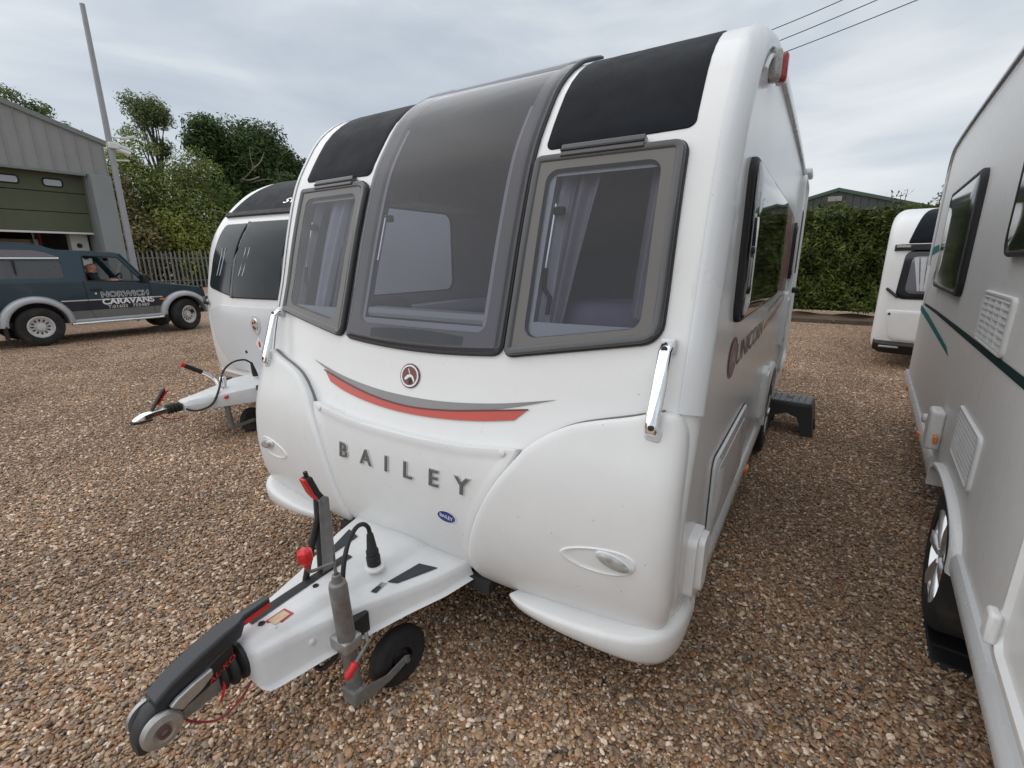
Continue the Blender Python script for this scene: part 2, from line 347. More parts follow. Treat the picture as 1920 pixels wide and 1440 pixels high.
r3.color_ramp.elements[0].position = .36; r3.color_ramp.elements[0].color = (.74, .70, .66, 1); r3.color_ramp.elements[1].position = .66; r3.color_ramp.elements[1].color = (1.22, 1.16, 1.10, 1)
m4 = t.nodes.new('ShaderNodeVectorMath'); m4.operation = 'MULTIPLY'; t.links.new(ge.outputs['Position'], n3.inputs['Vector']); t.links.new(n3.outputs['Fac'], r3.inputs['Fac']); t.links.new(mu.outputs['Vector'], m4.inputs[0]); t.links.new(r3.outputs['Color'], m4.inputs[1]); t.links.new(m4.outputs['Vector'], b.inputs['Base Color'])
# patch of ground that carries the pebbles, density falling with distance
NP = 14; rad = [.3, 1.2, 2.1, 3.1, 4.1, 5., 6., 7., 8., 9.5, 11., 13., 15.5]; dens = [5500, 6500, 8600, 8600, 8600, 8200, 7000, 5600, 4200, 2700, 1600, 800, 300]
a0 = math.atan2(fw.y, fw.x); mb = MB(); at = []
for r_, d_ in zip(rad, dens):
    for k in range(NP+1):
        w = a0+R_(66)*(1-2*k/NP); mb.v.append((1.407-1.05*math.cos(a0)+r_*math.cos(w), -1.468-1.05*math.sin(a0)+r_*math.sin(w), -.006)); at.append(d_*(1 if 1 < k < NP-1 else .55))
mb.f = [(j*(NP+1)+k, (j+1)*(NP+1)+k, (j+1)*(NP+1)+k+1, j*(NP+1)+k+1) for j in range(len(rad)-1) for k in range(NP)]
gv = mb.build('gravel', pm, smooth=0, recalc=False); struct(gv, 'stuff'); gv['label'] = 'loose tan, grey and rust coloured gravel pebbles'
da = gv.data.attributes.new('dens', 'FLOAT', 'POINT'); da.data.foreach_set('value', at)
g = bpy.data.node_groups.new('scatter_pebbles', 'GeometryNodeTree'); g.interface.new_socket('Geometry', in_out='INPUT', socket_type='NodeSocketGeometry'); g.interface.new_socket('Geometry', in_out='OUTPUT', socket_type='NodeSocketGeometry')
A = g.nodes.new; K = g.links.new; gi = A('NodeGroupInput'); go = A('NodeGroupOutput'); dp = A('GeometryNodeDistributePointsOnFaces'); na = A('GeometryNodeInputNamedAttribute'); na.data_type = 'FLOAT'; na.inputs['Name'].default_value = 'dens'
K(gi.outputs[0], dp.inputs['Mesh']); K(na.outputs['Attribute'], dp.inputs['Density']); jn = A('GeometryNodeJoinGeometry')
for k in range(6):
    ic = A('GeometryNodeMeshIcoSphere'); ic.inputs['Radius'].default_value = .5; ic.inputs['Subdivisions'].default_value = 2
    nz = A('ShaderNodeTexNoise'); nz.noise_dimensions = '4D'; nz.inputs['W'].default_value = k*7.3; nz.inputs['Scale'].default_value = 1.5
    su = A('ShaderNodeVectorMath'); su.operation = 'SUBTRACT'; su.inputs[1].default_value = (.5, .5, .5); ml_ = A('ShaderNodeVectorMath'); ml_.operation = 'SCALE'; ml_.inputs['Scale'].default_value = .75
    sp = A('GeometryNodeSetPosition'); sm_ = A('GeometryNodeSetMaterial'); sm_.inputs['Material'].default_value = pm; ss = A('GeometryNodeSetShadeSmooth'); gt_ = A('GeometryNodeGeometryToInstance')
    K(ic.outputs['Mesh'], sp.inputs['Geometry']); K(nz.outputs['Color'], su.inputs[0]); K(su.outputs[0], ml_.inputs[0]); K(ml_.outputs[0], sp.inputs['Offset'])
    K(sp.outputs[0], ss.inputs[0]); K(ss.outputs[0], sm_.inputs[0]); K(sm_.outputs[0], gt_.inputs[0]); K(gt_.outputs[0], jn.inputs[0])
ip = A('GeometryNodeInstanceOnPoints'); ip.inputs['Pick Instance'].default_value = True
rv = A('FunctionNodeRandomValue'); rv.data_type = 'FLOAT_VECTOR'; rv.inputs[0].default_value = (.011, .009, .0065); rv.inputs[1].default_value = (.026, .020, .0135)
ro = A('FunctionNodeRandomValue'); ro.data_type = 'FLOAT_VECTOR'; ro.inputs[0].default_value = (-.45, -.45, 0); ro.inputs[1].default_value = (.45, .45, 6.283); ro.inputs['Seed'].default_value = 5
ro2 = A('FunctionNodeEulerToRotation')
of = A('FunctionNodeRandomValue'); of.data_type = 'FLOAT'; of.inputs[2].default_value = -.005; of.inputs[3].default_value = .004; of.inputs['Seed'].default_value = 9
cx = A('ShaderNodeCombineXYZ'); sp2 = A('GeometryNodeSetPosition'); K(of.outputs[1], cx.inputs['Z']); K(dp.outputs['Points'], sp2.inputs['Geometry']); K(cx.outputs[0], sp2.inputs['Offset'])
K(sp2.outputs[0], ip.inputs['Points']); K(jn.outputs[0], ip.inputs['Instance']); rs = A('FunctionNodeRandomValue'); rs.data_type = 'FLOAT'; rs.inputs[2].default_value = 0; rs.inputs[3].default_value = 1; rs.inputs['Seed'].default_value = 21; pw_ = A('ShaderNodeMath'); pw_.operation = 'POWER'; pw_.inputs[1].default_value = 5; ad = A('ShaderNodeMath'); ad.operation = 'MULTIPLY_ADD'; ad.inputs[1].default_value = .85; ad.inputs[2].default_value = .70; sv = A('ShaderNodeVectorMath'); sv.operation = 'SCALE'
K(rs.outputs[1], pw_.inputs[0]); K(pw_.outputs[0], ad.inputs[0]); K(rv.outputs[0], sv.inputs[0]); K(ad.outputs[0], sv.inputs['Scale']); K(sv.outputs[0], ip.inputs['Scale']); K(ro.outputs[0], ro2.inputs[0]); K(ro2.outputs[0], ip.inputs['Rotation']); K(ip.outputs[0], go.inputs[0])
q = gv.modifiers.new('scatter', 'NODES'); q.node_group = g
# ================================================================ main caravan
def wheel(parent, c, axis, R, w, rim, name='wheel', holes=0, spokes=0, rimr=.62):
    """wheel > tyre, rim ; outer face towards axis"""
    c = Vector(c); ax = Vector(axis).normalized(); a, b = frame_of(ax)
    t = MB().lathe([(R*rimr, -w/2), (R*.9, -w/2), (R*.97, -w*.44), (R, -w*.32), (R, w*.32), (R*.97, w*.44), (R*.9, w/2), (R*.66, w/2), (R*rimr, w*.42), (R*rimr, -w*.3)], c, ax, 40, cap=False)
    o = t.build(name, TYRE, parent, smooth=50)
    r = MB().lathe([(R*rimr+.003, w*.1), (R*rimr+.003, w*.46), (R*rimr*.92, w*.47), (R*rimr*.88, w*.3), (R*rimr*.5, w*.18), (R*.2, w*.26), (R*.19, w*.40), (R*.1, w*.43), (.001, w*.43)], c, ax, 40, cap=False)
    ro = r.build('rim', rim, o, smooth=40)
    for k in range(holes):
        q = 2*math.pi*k/holes; d = a*math.cos(q)+b*math.sin(q); e = -a*math.sin(q)+b*math.cos(q); p0 = c+ax*(w*.235)+d*(R*rimr*.62)
        P = [p0+d*(R*.075*math.cos(z))+e*(R*.036*math.sin(z)) for z in np.linspace(0, 2*math.pi, 10, endpoint=False)]
        MB().prism(P, ax*.006).build('rim_hole', BLACK, o, smooth=0)
    for k in range(spokes):
        q = 2*math.pi*k/spokes; d = a*math.cos(q)+b*math.sin(q); e = -a*math.sin(q)+b*math.cos(q); S = []
        for f_, hw, z in ((.18, .055, .40), (.45, .06, .44), (.75, .085, .46), (1., .12, .45)):
            p = c+d*(R*rimr*f_)+ax*(w*z); hw *= R
            S.append([p-e*hw, p-e*hw*.7+ax*.012, p+e*hw*.7+ax*.012, p+e*hw, p+e*hw-ax*.03, p-e*hw-ax*.03])
        MB().loft(S).build('spoke', rim, o, smooth=40)
    if spokes: MB().lathe([(R*rimr*.9, w*.12), (.01, w*.1)], c, ax, 24, cap=False).build('brake_disc', DARKST, o)
    return o

PROF = [(-.03, .33), (-.06, .345), (-.11, .40), (-.15, .50), (-.165, .65), (-.155, .80), (-.125, .926), (-.075, 1.06), (-.03, 1.24), (.035, 1.45), (.115, 1.70), (.215, 1.96), (.315, 2.12), (.43, 2.26), (.585, 2.37), (.74, 2.425), (.95, 2.455), (1.35, 2.47), (2.2, 2.475), (3.4, 2.465), (4.5, 2.43), (4.85, 2.38), (5.0, 2.26), (5.04, 2.05), (5.05, 1.5), (5.05, .8), (5.04, .40), (5.0, .34)]
SK = Skin(PROF, 1.14, .07, .05)
CV = thing('touring_caravan', 'large white and silver touring caravan with BAILEY lettering in the foreground', 'caravan')
T = SK.tz
WINS = {'R': [(.455, 1.245), (1.003, 1.335), (.993, 1.955), (.452, 1.955)]}
holes = [(-.33, .33, T(1.345), T(2.2)), (.545, .925, T(1.375), T(1.885)), (-.925, -.545, T(1.375), T(1.885))]
xs = SK.cols([q for h in holes for q in h[:2]], 26)
ts = sorted(set(np.round(np.linspace(0, SK.t[-1], 130), 4)) | {h[2] for h in holes} | {h[3] for h in holes})
body = SK.hull(xs, ts, holes).build('body_shell', WHITE, CV, smooth=40)
SW1 = rr(.53, 2.25, 1.36, 1.94, .07); SW2 = rr(3.60, 3.80, 1.42, 1.90, .07)
side_plate(SK, ts, 1.14, [SW1, SW2], 'side_panel', SILVER, CV)
LW = rr(.55, 1.65, 1.36, 1.95, .08)
side_plate(SK, ts, -1.14, [LW, SW2], 'side_panel', SILVER, CV)
MB().add([(-1.07, 0, .36), (1.07, 0, .36), (1.07, 5.0, .36), (-1.07, 5.0, .36)], [(0, 1, 2, 3)]).build('chassis_floor', BLACK, CV, smooth=0)
# edge trim along the right and left front corners
for s in (1, -1):
    tr = MB(); t0, t1 = T(1.125), SK.tz(2.45)+3.6
    P = [(1.085, .004), (1.10, .010), (1.125, .014), (1.148, .010), (1.152, -.02), (1.150, -.055), (1.141, -.06)]
    def sec(t):
        o = []
        for x, h in P:
            q = SK.m(1.07, t, 0.); ny, nz = float(np.interp(t, SK.t, SK.ny)), float(np.interp(t, SK.t, SK.nz))
            dx = x-1.07; e_ = .07-math.sqrt(max(0., .07**2-min(dx, .07)**2))
            hh = h-e_ if x < 1.14 else -.055+(h+.02)*.6
            o.append((s*x, q[1]+ny*hh, q[2]+nz*hh))
        return o
    tr.loft([sec(t) for t in np.linspace(t0, t1, 90)]); tr.build('corner_trim', TRIM, CV, smooth=50)
    # awning rail on the flat of the side
    MB().tube([(s*1.15, *(np.array(SK.m(1.14, t, -.035)[1:]))) for t in np.linspace(T(2.3), t1-.02, 60)], .009, 8).build('awning_rail', TRIM, CV)
# black upper panels either side of the sunroof window
for s in (1, -1):
    c = [(.475, T(1.985)), (1.005, T(2.0)), (.985, T(2.455)+.12), (.475, T(2.455)+.12)]
    if s < 0: c = [(-a, b) for a, b in c][::-1]
    rg = [(rpoly(c, .03, i, 5, 12), h) for i, h in ((0, .0), (.001, .003), (.004, .004))]
    rings_mesh(MB(), rg, SK.m, 8).build('upper_panel', BLACKP, CV, smooth=50)
# front windows
def front_window(corners, rad, inner, rin, pane, mid=None):
    w = MB(); o_ = corners
    ga = rings_mesh(MB(), [(rpoly(o_, rad, i, 6, 10), h) for i, h in ((-.006, .001), (-.006, .012), (.012, .014), (.02, .010))], SK.m, close=False).build('window_frame', BLACK, CV, smooth=40)
    rings_mesh(MB(), [(rpoly(o_, rad, i, 6, 10), h) for i, h in ((-.001, .012), (.0, .022), (.006, .029), (.014, .030), (.026, .026), (.029, .023))], SK.m, close=False).build('bevelled_rim', SMOKE, ga, smooth=40)
    a = rpoly(o_, rad, .028, 6, 10); b = rpoly(inner, rin, 0, 6, 10)
    rings_mesh(MB(), [(a, .022), (b, .021), (rpoly(inner, rin, .004, 6, 10), .012), (rpoly(inner, rin, .006, 6, 10), .006)], SK.m, close=False).build('border', TAUPE, ga, smooth=40)
    if mid is None:
        rings_mesh(MB(), [(rpoly(inner, rin, -.004, 6, 10), .020)], SK.m, 8).build('pane', pane, ga, smooth=60, recalc=False)
    return ga
for s in (1, -1):
    fl = lambda c: c if s > 0 else [(-a, b) for a, b in c][::-1]
    oc = fl([(.455, T(1.245)), (1.003, T(1.335)), (.993, T(1.955)), (.452, T(1.955))])
    ic = fl([(.525, T(1.31)), (.935, T(1.37)), (.925, T(1.90)), (.515, T(1.90))])
    gw = front_window(oc, [.025, .07, .04, .03] if s > 0 else [.07, .025, .03, .04], ic, .045, PANE)
    # hinge bar on top
    MB().loft([[SK.mz(s*x, z, h) for z, h in ((1.935, .024), (1.938, .036), (1.975, .036), (1.98, .003))] for x in np.linspace(.56, .86, 8)]).build('hinge_rail', SMOKE, gw, smooth=0, bevel=.003)
    MB().loft([[SK.mz(s*x, z, h) for z, h in ((1.952, .037), (1.952, .040), (1.958, .040), (1.958, .037))] for x in np.linspace(.56, .86, 8)]).build('hinge_groove', BLACK, gw, smooth=0)
    # window stay and catches seen through the pane
    q = .545 if s > 0 else -.915
    MB().tube([SK.mz(q, 1.80, -.03), SK.mz(q, 1.57, -.03)], .007, 8).build('window_stay', CHROME, gw)
    MB().tube([SK.mz(q, 1.57, -.03), SK.mz(q+.005, 1.50, -.03), SK.mz(q+.03, 1.47, -.04), SK.mz(q+.03, 1.41, -.04)], .009, 8).build('catch_arm', BLACK, gw)
    MB().box(SK.mz(q+.02, 1.775, -.03), (.04, .03, .03)).build('catch', BLACK, gw, bevel=.006)
# tall centre window sweeping up over the roof edge
tb, te = T(1.228), SK.tz(2.455)-.10
def cx0(t): return .437
ga = MB()
def edge_strip(mb, xa, ha, xb, hb, t0, t1, n=60, s=1):
    return mb.grid(lambda u, v: SK.m(s*(xa+(xb-xa)*u), t0+(t1-t0)*v, (ha+(hb-ha)*u)+lift(t0+(t1-t0)*v)), 2, n)
def lift(t): return .035*max(0., (t-(te-.35))/.35)**2
def zb(x): return tb+.02*(x/.43)**2
def cw_ring(rings, name, m, parent, close=False):
    r = []
    for i, h in rings:
        P = rpoly([(-.437, tb), (.437, tb), (.437, te), (-.437, te)], [.04, .04, .02, .02], i, 6, 40)
        P = [(x, t+.02*(x/.43)**2*(1 if t < tb+.3 else 0)*max(0, 1-(t-tb)/.3)) for x, t in P]
        r.append((P, h))
    return rings_mesh(MB(), r, lambda x, t, h: SK.m(x, t, h+lift(t)), 1, close).build(name, m, parent, smooth=45)
cw = cw_ring([(-.005, .0), (-.005, .010), (.008, .012), (.016, .008)], 'window_frame', BLACK, CV)
cw_ring([(.001, .008), (.002, .014), (.006, .017), (.022, .017), (.026, .0155)], 'bevelled_rim', SMOKE, cw)
r = []
P0 = rpoly([(-.437, tb), (.437, tb), (.437, te), (-.437, te)], [.04, .04, .02, .02], .030, 6, 40)
P1 = rpoly([(-.355, T(1.315)), (.355, T(1.315)), (.355, te-.12), (-.355, te-.12)], [.05, .05, .12, .12], 0, 6, 40)
P2 = rpoly([(-.355, T(1.315)), (.355, T(1.315)), (.355, te-.12), (-.355, te-.12)], [.05, .05, .12, .12], .006, 6, 40)
rings_mesh(MB(), [(P0, .0145), (P1, .014), (P2, .005)], lambda x, t, h: SK.m(x, t, h+lift(t)*.6), 1, False).build('border', mat('pale_taupe', (.36, .34, .315), .4), cw, smooth=45)
def _pane(u, v):
    x = -.431+.862*u; t = tb+.006+.02*(x/.43)**2*(1-v)+(te+.004-tb-.006)*v; e_ = min(1., min(u, 1-u)*40, v*90)
    return SK.m(x, t, .016+.005*math.sqrt(e_)+lift(t))
MB().grid(_pane, 40, 90).build('pane', PANEC, cw, smooth=60, recalc=False)
MB().grid(lambda u, v: SK.m(-.35+.7*u, T(2.19)+(te-.1-T(2.19))*v, .003), 8, 20).build('roof_lining', BLACKP, cw, smooth=60)
MB().grid(lambda u, v: SK.m(-.26+.52*u, zb(-.26+.52*u)+.032+(.055-.02*abs(2*u-1)**2)*v, .0168), 12, 2).build('dark_crescent', mat('dark_brown_print', (.045, .042, .04), .3), cw, smooth=60)
# centre window: stay, blind cassette, catches behind the pane
for s in (-1,): 
    MB().tube([SK.mz(s*.325, 1.80, -.02), SK.mz(s*.325, 1.60, -.02)], .007, 8).build('window_stay', CHROME, cw)
    MB().box(SK.mz(s*.315, 1.79, -.03), (.04, .03, .03)).build('catch', BLACK, cw, bevel=.006)
MB().loft([[(x, SK.mz(x, 1.365, -.05)[1]+a, 1.365+b) for a, b in ((-.03, -.016), (-.036, 0), (-.03, .022), (.02, .024), (.02, -.016))] for x in (-.33, .33)]).build('blind_rail', WHITEP, cw, smooth=30)
MB().loft([[(x, SK.mz(x, 1.325, -.045)[1]+a, 1.325+b) for a, b in ((-.012, -.01), (-.012, .01), (.02, .01), (.02, -.01))] for x in (-.25, .31)]).build('blind_rail', CHROME, cw, smooth=30)
for x in (-.24, .12): MB().box(SK.mz(x, 1.33, -.03), (.05, .03, .028)).build('catch', BLACK, cw, bevel=.005)
# interior seen through the panes
inn = MB()
inn.box((0, 3.25, 1.4), (2.2, .04, 2.0)); inn.box((0, 1.8, .62), (2.22, 3.0, .03))
inn.box((-.98, 1.6, 1.26), (.25, 2.4, .05)); inn.box((.98, 1.6, 1.26), (.25, 2.4, .05))
inn.box((-.95, 1.9, 2.1), (.3, 2.0, .30)); inn.box((.95, 1.9, 2.1), (.3, 2.0, .30))
io = inn.build('interior_furniture', WOOD, CV, smooth=0, bevel=.01)
for a, b in (((-.72, 1.55, .98), (.55, 2.0, .62)), ((.72, 1.55, .98), (.55, 2.0, .62)), ((.74, .30, 1.31), (.60, .34, .26)), ((-.74, .30, 1.28), (.60, .34, .24)), ((0, .52, 1.20), (.9, .3, .22))):
    MB().box(a, b).build('seat_cushion', PURPLE, io, smooth=60, bevel=.07, seg=4)
def curtain(x0, x1, z0, z1, m, taper=0., y=-.075):
    MB().grid(lambda u, v: (x0+(x1-x0)*u*(1-taper*(1-v))+.0, SK.mz(0, z0+(z1-z0)*v, 0)[1]+.075+.018*math.sin(u*(x1-x0)*95), z0+(z1-z0)*v), 40, 6).build('curtain', m, io, smooth=60)
curtain(.50, .60, 1.30, 1.92, CLOTHC, .2); curtain(.58, .70, 1.32, 1.92, CLOTHP, .55); curtain(.88, .96, 1.4, 1.92, CLOTHP, .3)
curtain(-.80, -.66, 1.34, 1.92, CLOTHC, .3); curtain(-.66, -.56, 1.34, 1.92, CLOTHP, .4); curtain(-.96, -.86, 1.34, 1.92, CLOTHP, .3)
curtain(-.42, -.36, 1.30, 2.05, CLOTHP, 0); curtain(.34, .44, 1.30, 2.05, CLOTHP, 0)
# side windows
def side_window(x, P, m, s, divide=None):
    c = np.mean(np.array(P), 0); mp = lambda a, b, h: (x+s*h, a, b)
    rings = [(list(c+(np.array(P)-c)*k), h) for k, h in ((1.03, .0), (1.03, .012), (1.02, .02), (.985, .022), (.97, .012))]
    f = rings_mesh(MB(), [(([tuple(q) for q in a]), h) for a, h in rings], mp, close=False).build('window_frame', BLACK, CV, smooth=40)
    rings_mesh(MB(), [(P, .012), (list(c+(np.array(P)-c)*.985), .026), (list(c+(np.array(P)-c)*.95), .030)], mp, 4).build('pane', m, f, smooth=30, recalc=False)
    return f
side_window(1.14, SW1, PANES, 1); side_window(1.14, SW2, PANES, 1); side_window(-1.14, LW, PANE, -1); side_window(-1.14, SW2, PANE, -1)
# ---- lower front mouldings
FO = [(.40, .372), (.47, .350), (.55, .340), (.66, .348), (.80, .362), (.95, .378), (1.06, .395), (1.115, .42), (1.132, .50), (1.134, .70), (1.131, .90), (1.126, 1.03), (1.115, 1.09), (1.088, 1.122), (1.03, 1.122), (.953, 1.098), (.80, 1.057), (.713, 1.018), (.625, .957), (.576, .902), (.498, .796), (.431, .668), (.384, .529), (.368, .43)]
for s in (1, -1):
    P = [(a, T(b)) for a, b in catmull(FO, 4, True)]
    if s < 0: P = [(-a, b) for a, b in P][::-1]
    Q = [(a, b) for a, b in catmull(FO, 4, True)][48:]; Q = [q for q in Q if q[0] < 1.06 and q[1] > .40]
    MB().loft([[SK.m(s*q[0]-(s*.006 if q[1] < 1.0 else 0)+o*(s if q[1] < 1.0 else 0), T(q[1])+(.004 if q[1] >= 1.0 else 0)+(o if q[1] >= 1.0 else 0), h) for o, h in ((-.001, .0), (-.001, .014), (.0025, .014), (.003, .0))] for q in Q]).build('gap_shade', mat('gap_shade_grey', (.17, .17, .17), .6), CV, smooth=0)  # dark strip painting in the shadow line of the gap round the fairing
    rg = [(P, -.03), (P, .034), (inset_pts(P, .002), .041), (inset_pts(P, .007), .0465), (inset_pts(P, .015), .050), (inset_pts(P, .034), .051)]
    fo = rings_mesh(MB(), rg, SK.m, 8).build('front_fairing', WHITE2, CV, smooth=50)
    # lamp in its teardrop recess
    E = [(s*(.935+.125*math.cos(w)-.03*math.cos(w)**2), T(.643)+.043*math.sin(w)+.010*math.cos(w)) for w in np.linspace(0, 2*math.pi, 48, endpoint=False)]
    if s < 0: E = E[::-1]
    cE = np.mean(np.array(E), 0)
    rings_mesh(MB(), [([tuple(cE+(np.array(p)-cE)*k) for p in E], h) for k, h in ((1.05, .0495), (1.0, .055), (.95, .056), (.88, .0525), (.7, .0515))], SK.m, 4).build('lamp_recess', WHITE2, fo, smooth=60)
    E = [(s*(.963+.056*math.cos(w)), T(.655)+.021*math.sin(w)-.22*.056*math.cos(w)) for w in np.linspace(0, 2*math.pi, 32, endpoint=False)]
    if s < 0: E = E[::-1]
    cE = np.mean(np.array(E), 0)
    sc = lambda k: [tuple(cE+(np.array(p)-cE)*k) for p in E]
    lo = rings_mesh(MB(), [(sc(1.1), .050), (sc(1.08), .060), (sc(.98), .063)], SK.m, 1).build('marker_lamp', TRIM, fo, smooth=50)
    rings_mesh(MB(), [(sc(.97), .061), (sc(.9), .069), (sc(.6), .072)], SK.m, 3).build('lens', CLEARL, lo, smooth=60)
    # grab handle
    hd = MB(); path = [(s*1.032, *SK.mz(1.03, 1.325, .004)[1:]), (s*1.032, *SK.mz(1.03, 1.322, .035)[1:]), (s*1.032, *SK.mz(1.03, 1.30, .052)[1:]), (s*1.030, *SK.mz(1.03, 1.19, .062)[1:]), (s*1.028, *SK.mz(1.03, 1.09, .075)[1:]), (s*1.027, *SK.mz(1.03, 1.06, .072)[1:]), (s*1.027, *SK.mz(1.03, 1.052, .05)[1:])]
    S = []
    for i, p in enumerate(path):
        d = Vector(path[min(i+1, 6)])-Vector(path[max(i-1, 0)]); d.normalize(); a = Vector((1, 0, 0)); b = d.cross(a).normalized(); w = (.021, .021, .021, .024, .023, .021, .021)[i]
        S.append([Vector(p)+a*(w*math.cos(q))+b*(.012*math.sin(q)) for q in np.linspace(0, 2*math.pi, 16, endpoint=False)])
    ho = hd.loft(S).build('grab_handle', CHROME, CV, smooth=50)
    for z, h in ((1.308, .060), (1.075, .084)):
        MB().lathe([(.010, 0), (.010, .004), (.006, .005)], SK.mz(s*1.03, z, h-.003), (0, -1, .25), 14).build('screw_cap', BLACK, ho)
    MB().box(SK.mz(s*1.03, 1.325, .012), (.05, .03, .05)).build('handle_foot', TRIM, ho, bevel=.01, seg=3)
    MB().box(SK.mz(s*1.03, 1.055, .035), (.055, .05, .05)).build('handle_foot', TRIM, ho, bevel=.012, seg=3)
    # bumper below, wrapping round the corner
    bp = [(.555, -.150), (.62, -.175), (.75, -.185), (.90, -.180), (1.02, -.160), (1.085, -.128), (1.125, -.08), (1.145, -.01), (1.15, .06), (1.15, .15)]
    bp = catmull(bp, 4); S = []
    for i, p in enumerate(bp):
        d = bp[min(i+1, len(bp)-1)]-bp[max(i-1, 0)]; d /= np.linalg.norm(d); nrm = np.array([d[1], -d[0]]); u = i/(len(bp)-1)
        top = .350+.057*min(1, u*1.6); bot = .322-.077*min(1, u*1.35); hh = top-bot; kx = min(1, .35+u*3)
        S.append([(s*(p[0]+nrm[0]*o*kx), p[1]+nrm[1]*o*kx, bot+hh*z) for o, z in ((-.12, .95), (-.03, 1.0), (.0, .985), (.014, .93), (.019, .80), (.018, .55), (.010, .25), (-.008, .05), (-.05, 0.), (-.12, .05))])
    MB().loft(S).build('bumper', WHITE2, CV, smooth=60)
# centre moulding between the fairings, with its highlighted lip
CO = [(-.30, .355), (0, .352), (.30, .355), (.372, .42), (.39, .529), (.436, .668), (.503, .796), (.555, .875), (.575, .925), (.54, .931), (.30, .906), (0, .900), (-.30, .906), (-.54, .931), (-.575, .925), (-.555, .875), (-.503, .796), (-.436, .668), (-.39, .529), (-.372, .42)]
P = [(a, T(b)) for a, b in catmull(CO, 4, True)]
cp = rings_mesh(MB(), [(P, -.02), (P, .024), (inset_pts(P, .004), .034), (inset_pts(P, .010), .036), (inset_pts(P, .034), .029), (inset_pts(P, .05), .027)], SK.m, 8).build('centre_moulding', WHITE2, CV, smooth=50)
for x in (-.52, .52): MB().lathe([(.013, 0), (.012, .004), (.006, .006)], SK.mz(x, .912, .034), (0, -1, .3), 16).build('screw_cover', WHITE2, cp)
# lettering, badges, decals
for ch, x in zip('BAILEY', (-.322, -.168, -.041, .081, .219, .358)):
    t0 = T(.757); lt = text_obj('letter', ch, CHROME, cp, lambda a, b, c: SK.m(x+a, t0+b, .030+max(c, 0)*.7), .092, .034, .06, 1.15)
    text_obj('letter_face', ch, mat('letter_grey', (.17, .17, .17), .35, metal=.4), lt, lambda a, b, c: SK.m(x+a, t0+b, .0315+max(c, 0)), .092, .010, .06, 1.15)
def decal(name, top, bot, m, h, n=40):
    a = np.array(top); b = np.array(bot)
    def fn(u, v):
        p = np.array([np.interp(u, np.linspace(0, 1, len(a)), a[:, k]) for k in (0, 1)]); q = np.array([np.interp(u, np.linspace(0, 1, len(b)), b[:, k]) for k in (0, 1)])
        w = p+(q-p)*v; return SK.mz(w[0], w[1], h)
    return MB().grid(fn, n, 2).build(name, m, CV, smooth=60)
sm = lambda P: catmull(P, 8)
gt = sm([(-.672, 1.118), (-.45, 1.073), (-.21, 1.046), (0, 1.039), (.21, 1.046), (.45, 1.073), (.677, 1.116)])
gb = sm([(-.672, 1.117), (-.45, 1.052), (-.21, 1.016), (0, 1.004), (.21, 1.016), (.45, 1.052), (.677, 1.115)])
rt_ = sm([(-.578, 1.083), (-.40, 1.045), (-.20, 1.015), (0, 1.003), (.20, 1.015), (.40, 1.043), (.578, 1.071)])
rb = sm([(-.515, 1.032), (-.38, 1.002), (-.19, .980), (0, .973), (.19, .980), (.38, .999), (.525, 1.024)])
decal('grey_swoosh', gt, gb, GREYD, .003); decal('red_swoosh', rt_, rb, REDD, .006)
decal('dark_red_edge', rt_, [np.array(p)-(0, .006) for p in rt_], REDK, .008)
def disc(name, m, h, x, z, rx, rz, parent, n=40, holes=None, r0=0.):
    t0 = T(z); w = np.linspace(0, 2*math.pi, n, endpoint=False)
    if r0: return rings_mesh(MB(), [([(x+rx*k*math.cos(q), t0+rz*k*math.sin(q)) for q in w], hh) for k, hh in ((1, h), (.97, h+.003), (r0+.03, h+.003), (r0, h))], SK.m, close=False).build(name, m, parent, smooth=50)
    return rings_mesh(MB(), [([(x+rx*math.cos(q), t0+rz*math.sin(q)) for q in w], h)], SK.m, 2).build(name, m, parent, smooth=60)
lg = disc('unicorn_badge', REDK, .004, 0, 1.122, .056, .052, CV)
disc('badge_ring', BADGE, .0045, 0, 1.122, .051, .048, lg, r0=.80); disc('badge_field', mat('badge_red', (.17, .045, .045), .3), .0052, 0, 1.122, .041, .039, lg)
t0 = T(1.122)
def bpoly(name, pts, m, h): return MB().add([SK.m(a, t0+b, h) for a, b in pts], [tuple(range(len(pts)))]).build(name, m, lg, smooth=0)
bpoly('horse_head', [(-.030, -.018), (-.024, -.006), (-.012, .004), (.004, .008), (.018, .002), (.028, -.014), (.030, -.028), (.022, -.020), (.012, -.006), (.0, -.004), (-.008, -.010), (-.018, -.018)], BADGE, .0062)
bpoly('horse_mane', [(-.006, -.016), (.006, -.008), (.016, -.018), (.012, -.034), (0, -.036)], DARKST, .0062)
bpoly('horse_horn', [(-.012, .030), (-.008, .031), (.002, .010), (-.003, .009)], BADGE, .0064)
bl = disc('dealer_sticker', WHITEP, .0290, .278, .612, .048, .026, CV)
disc('sticker_field', BLUE, .0300, .278, .612, .044, .0225, bl)
t1_ = T(.612); text_obj('sticker_lettering', 'BAILEY', WHITEP, bl, lambda a, b, c: SK.m(.278+a, t1_+b-.12*a, .0310), .021, .012, 0)
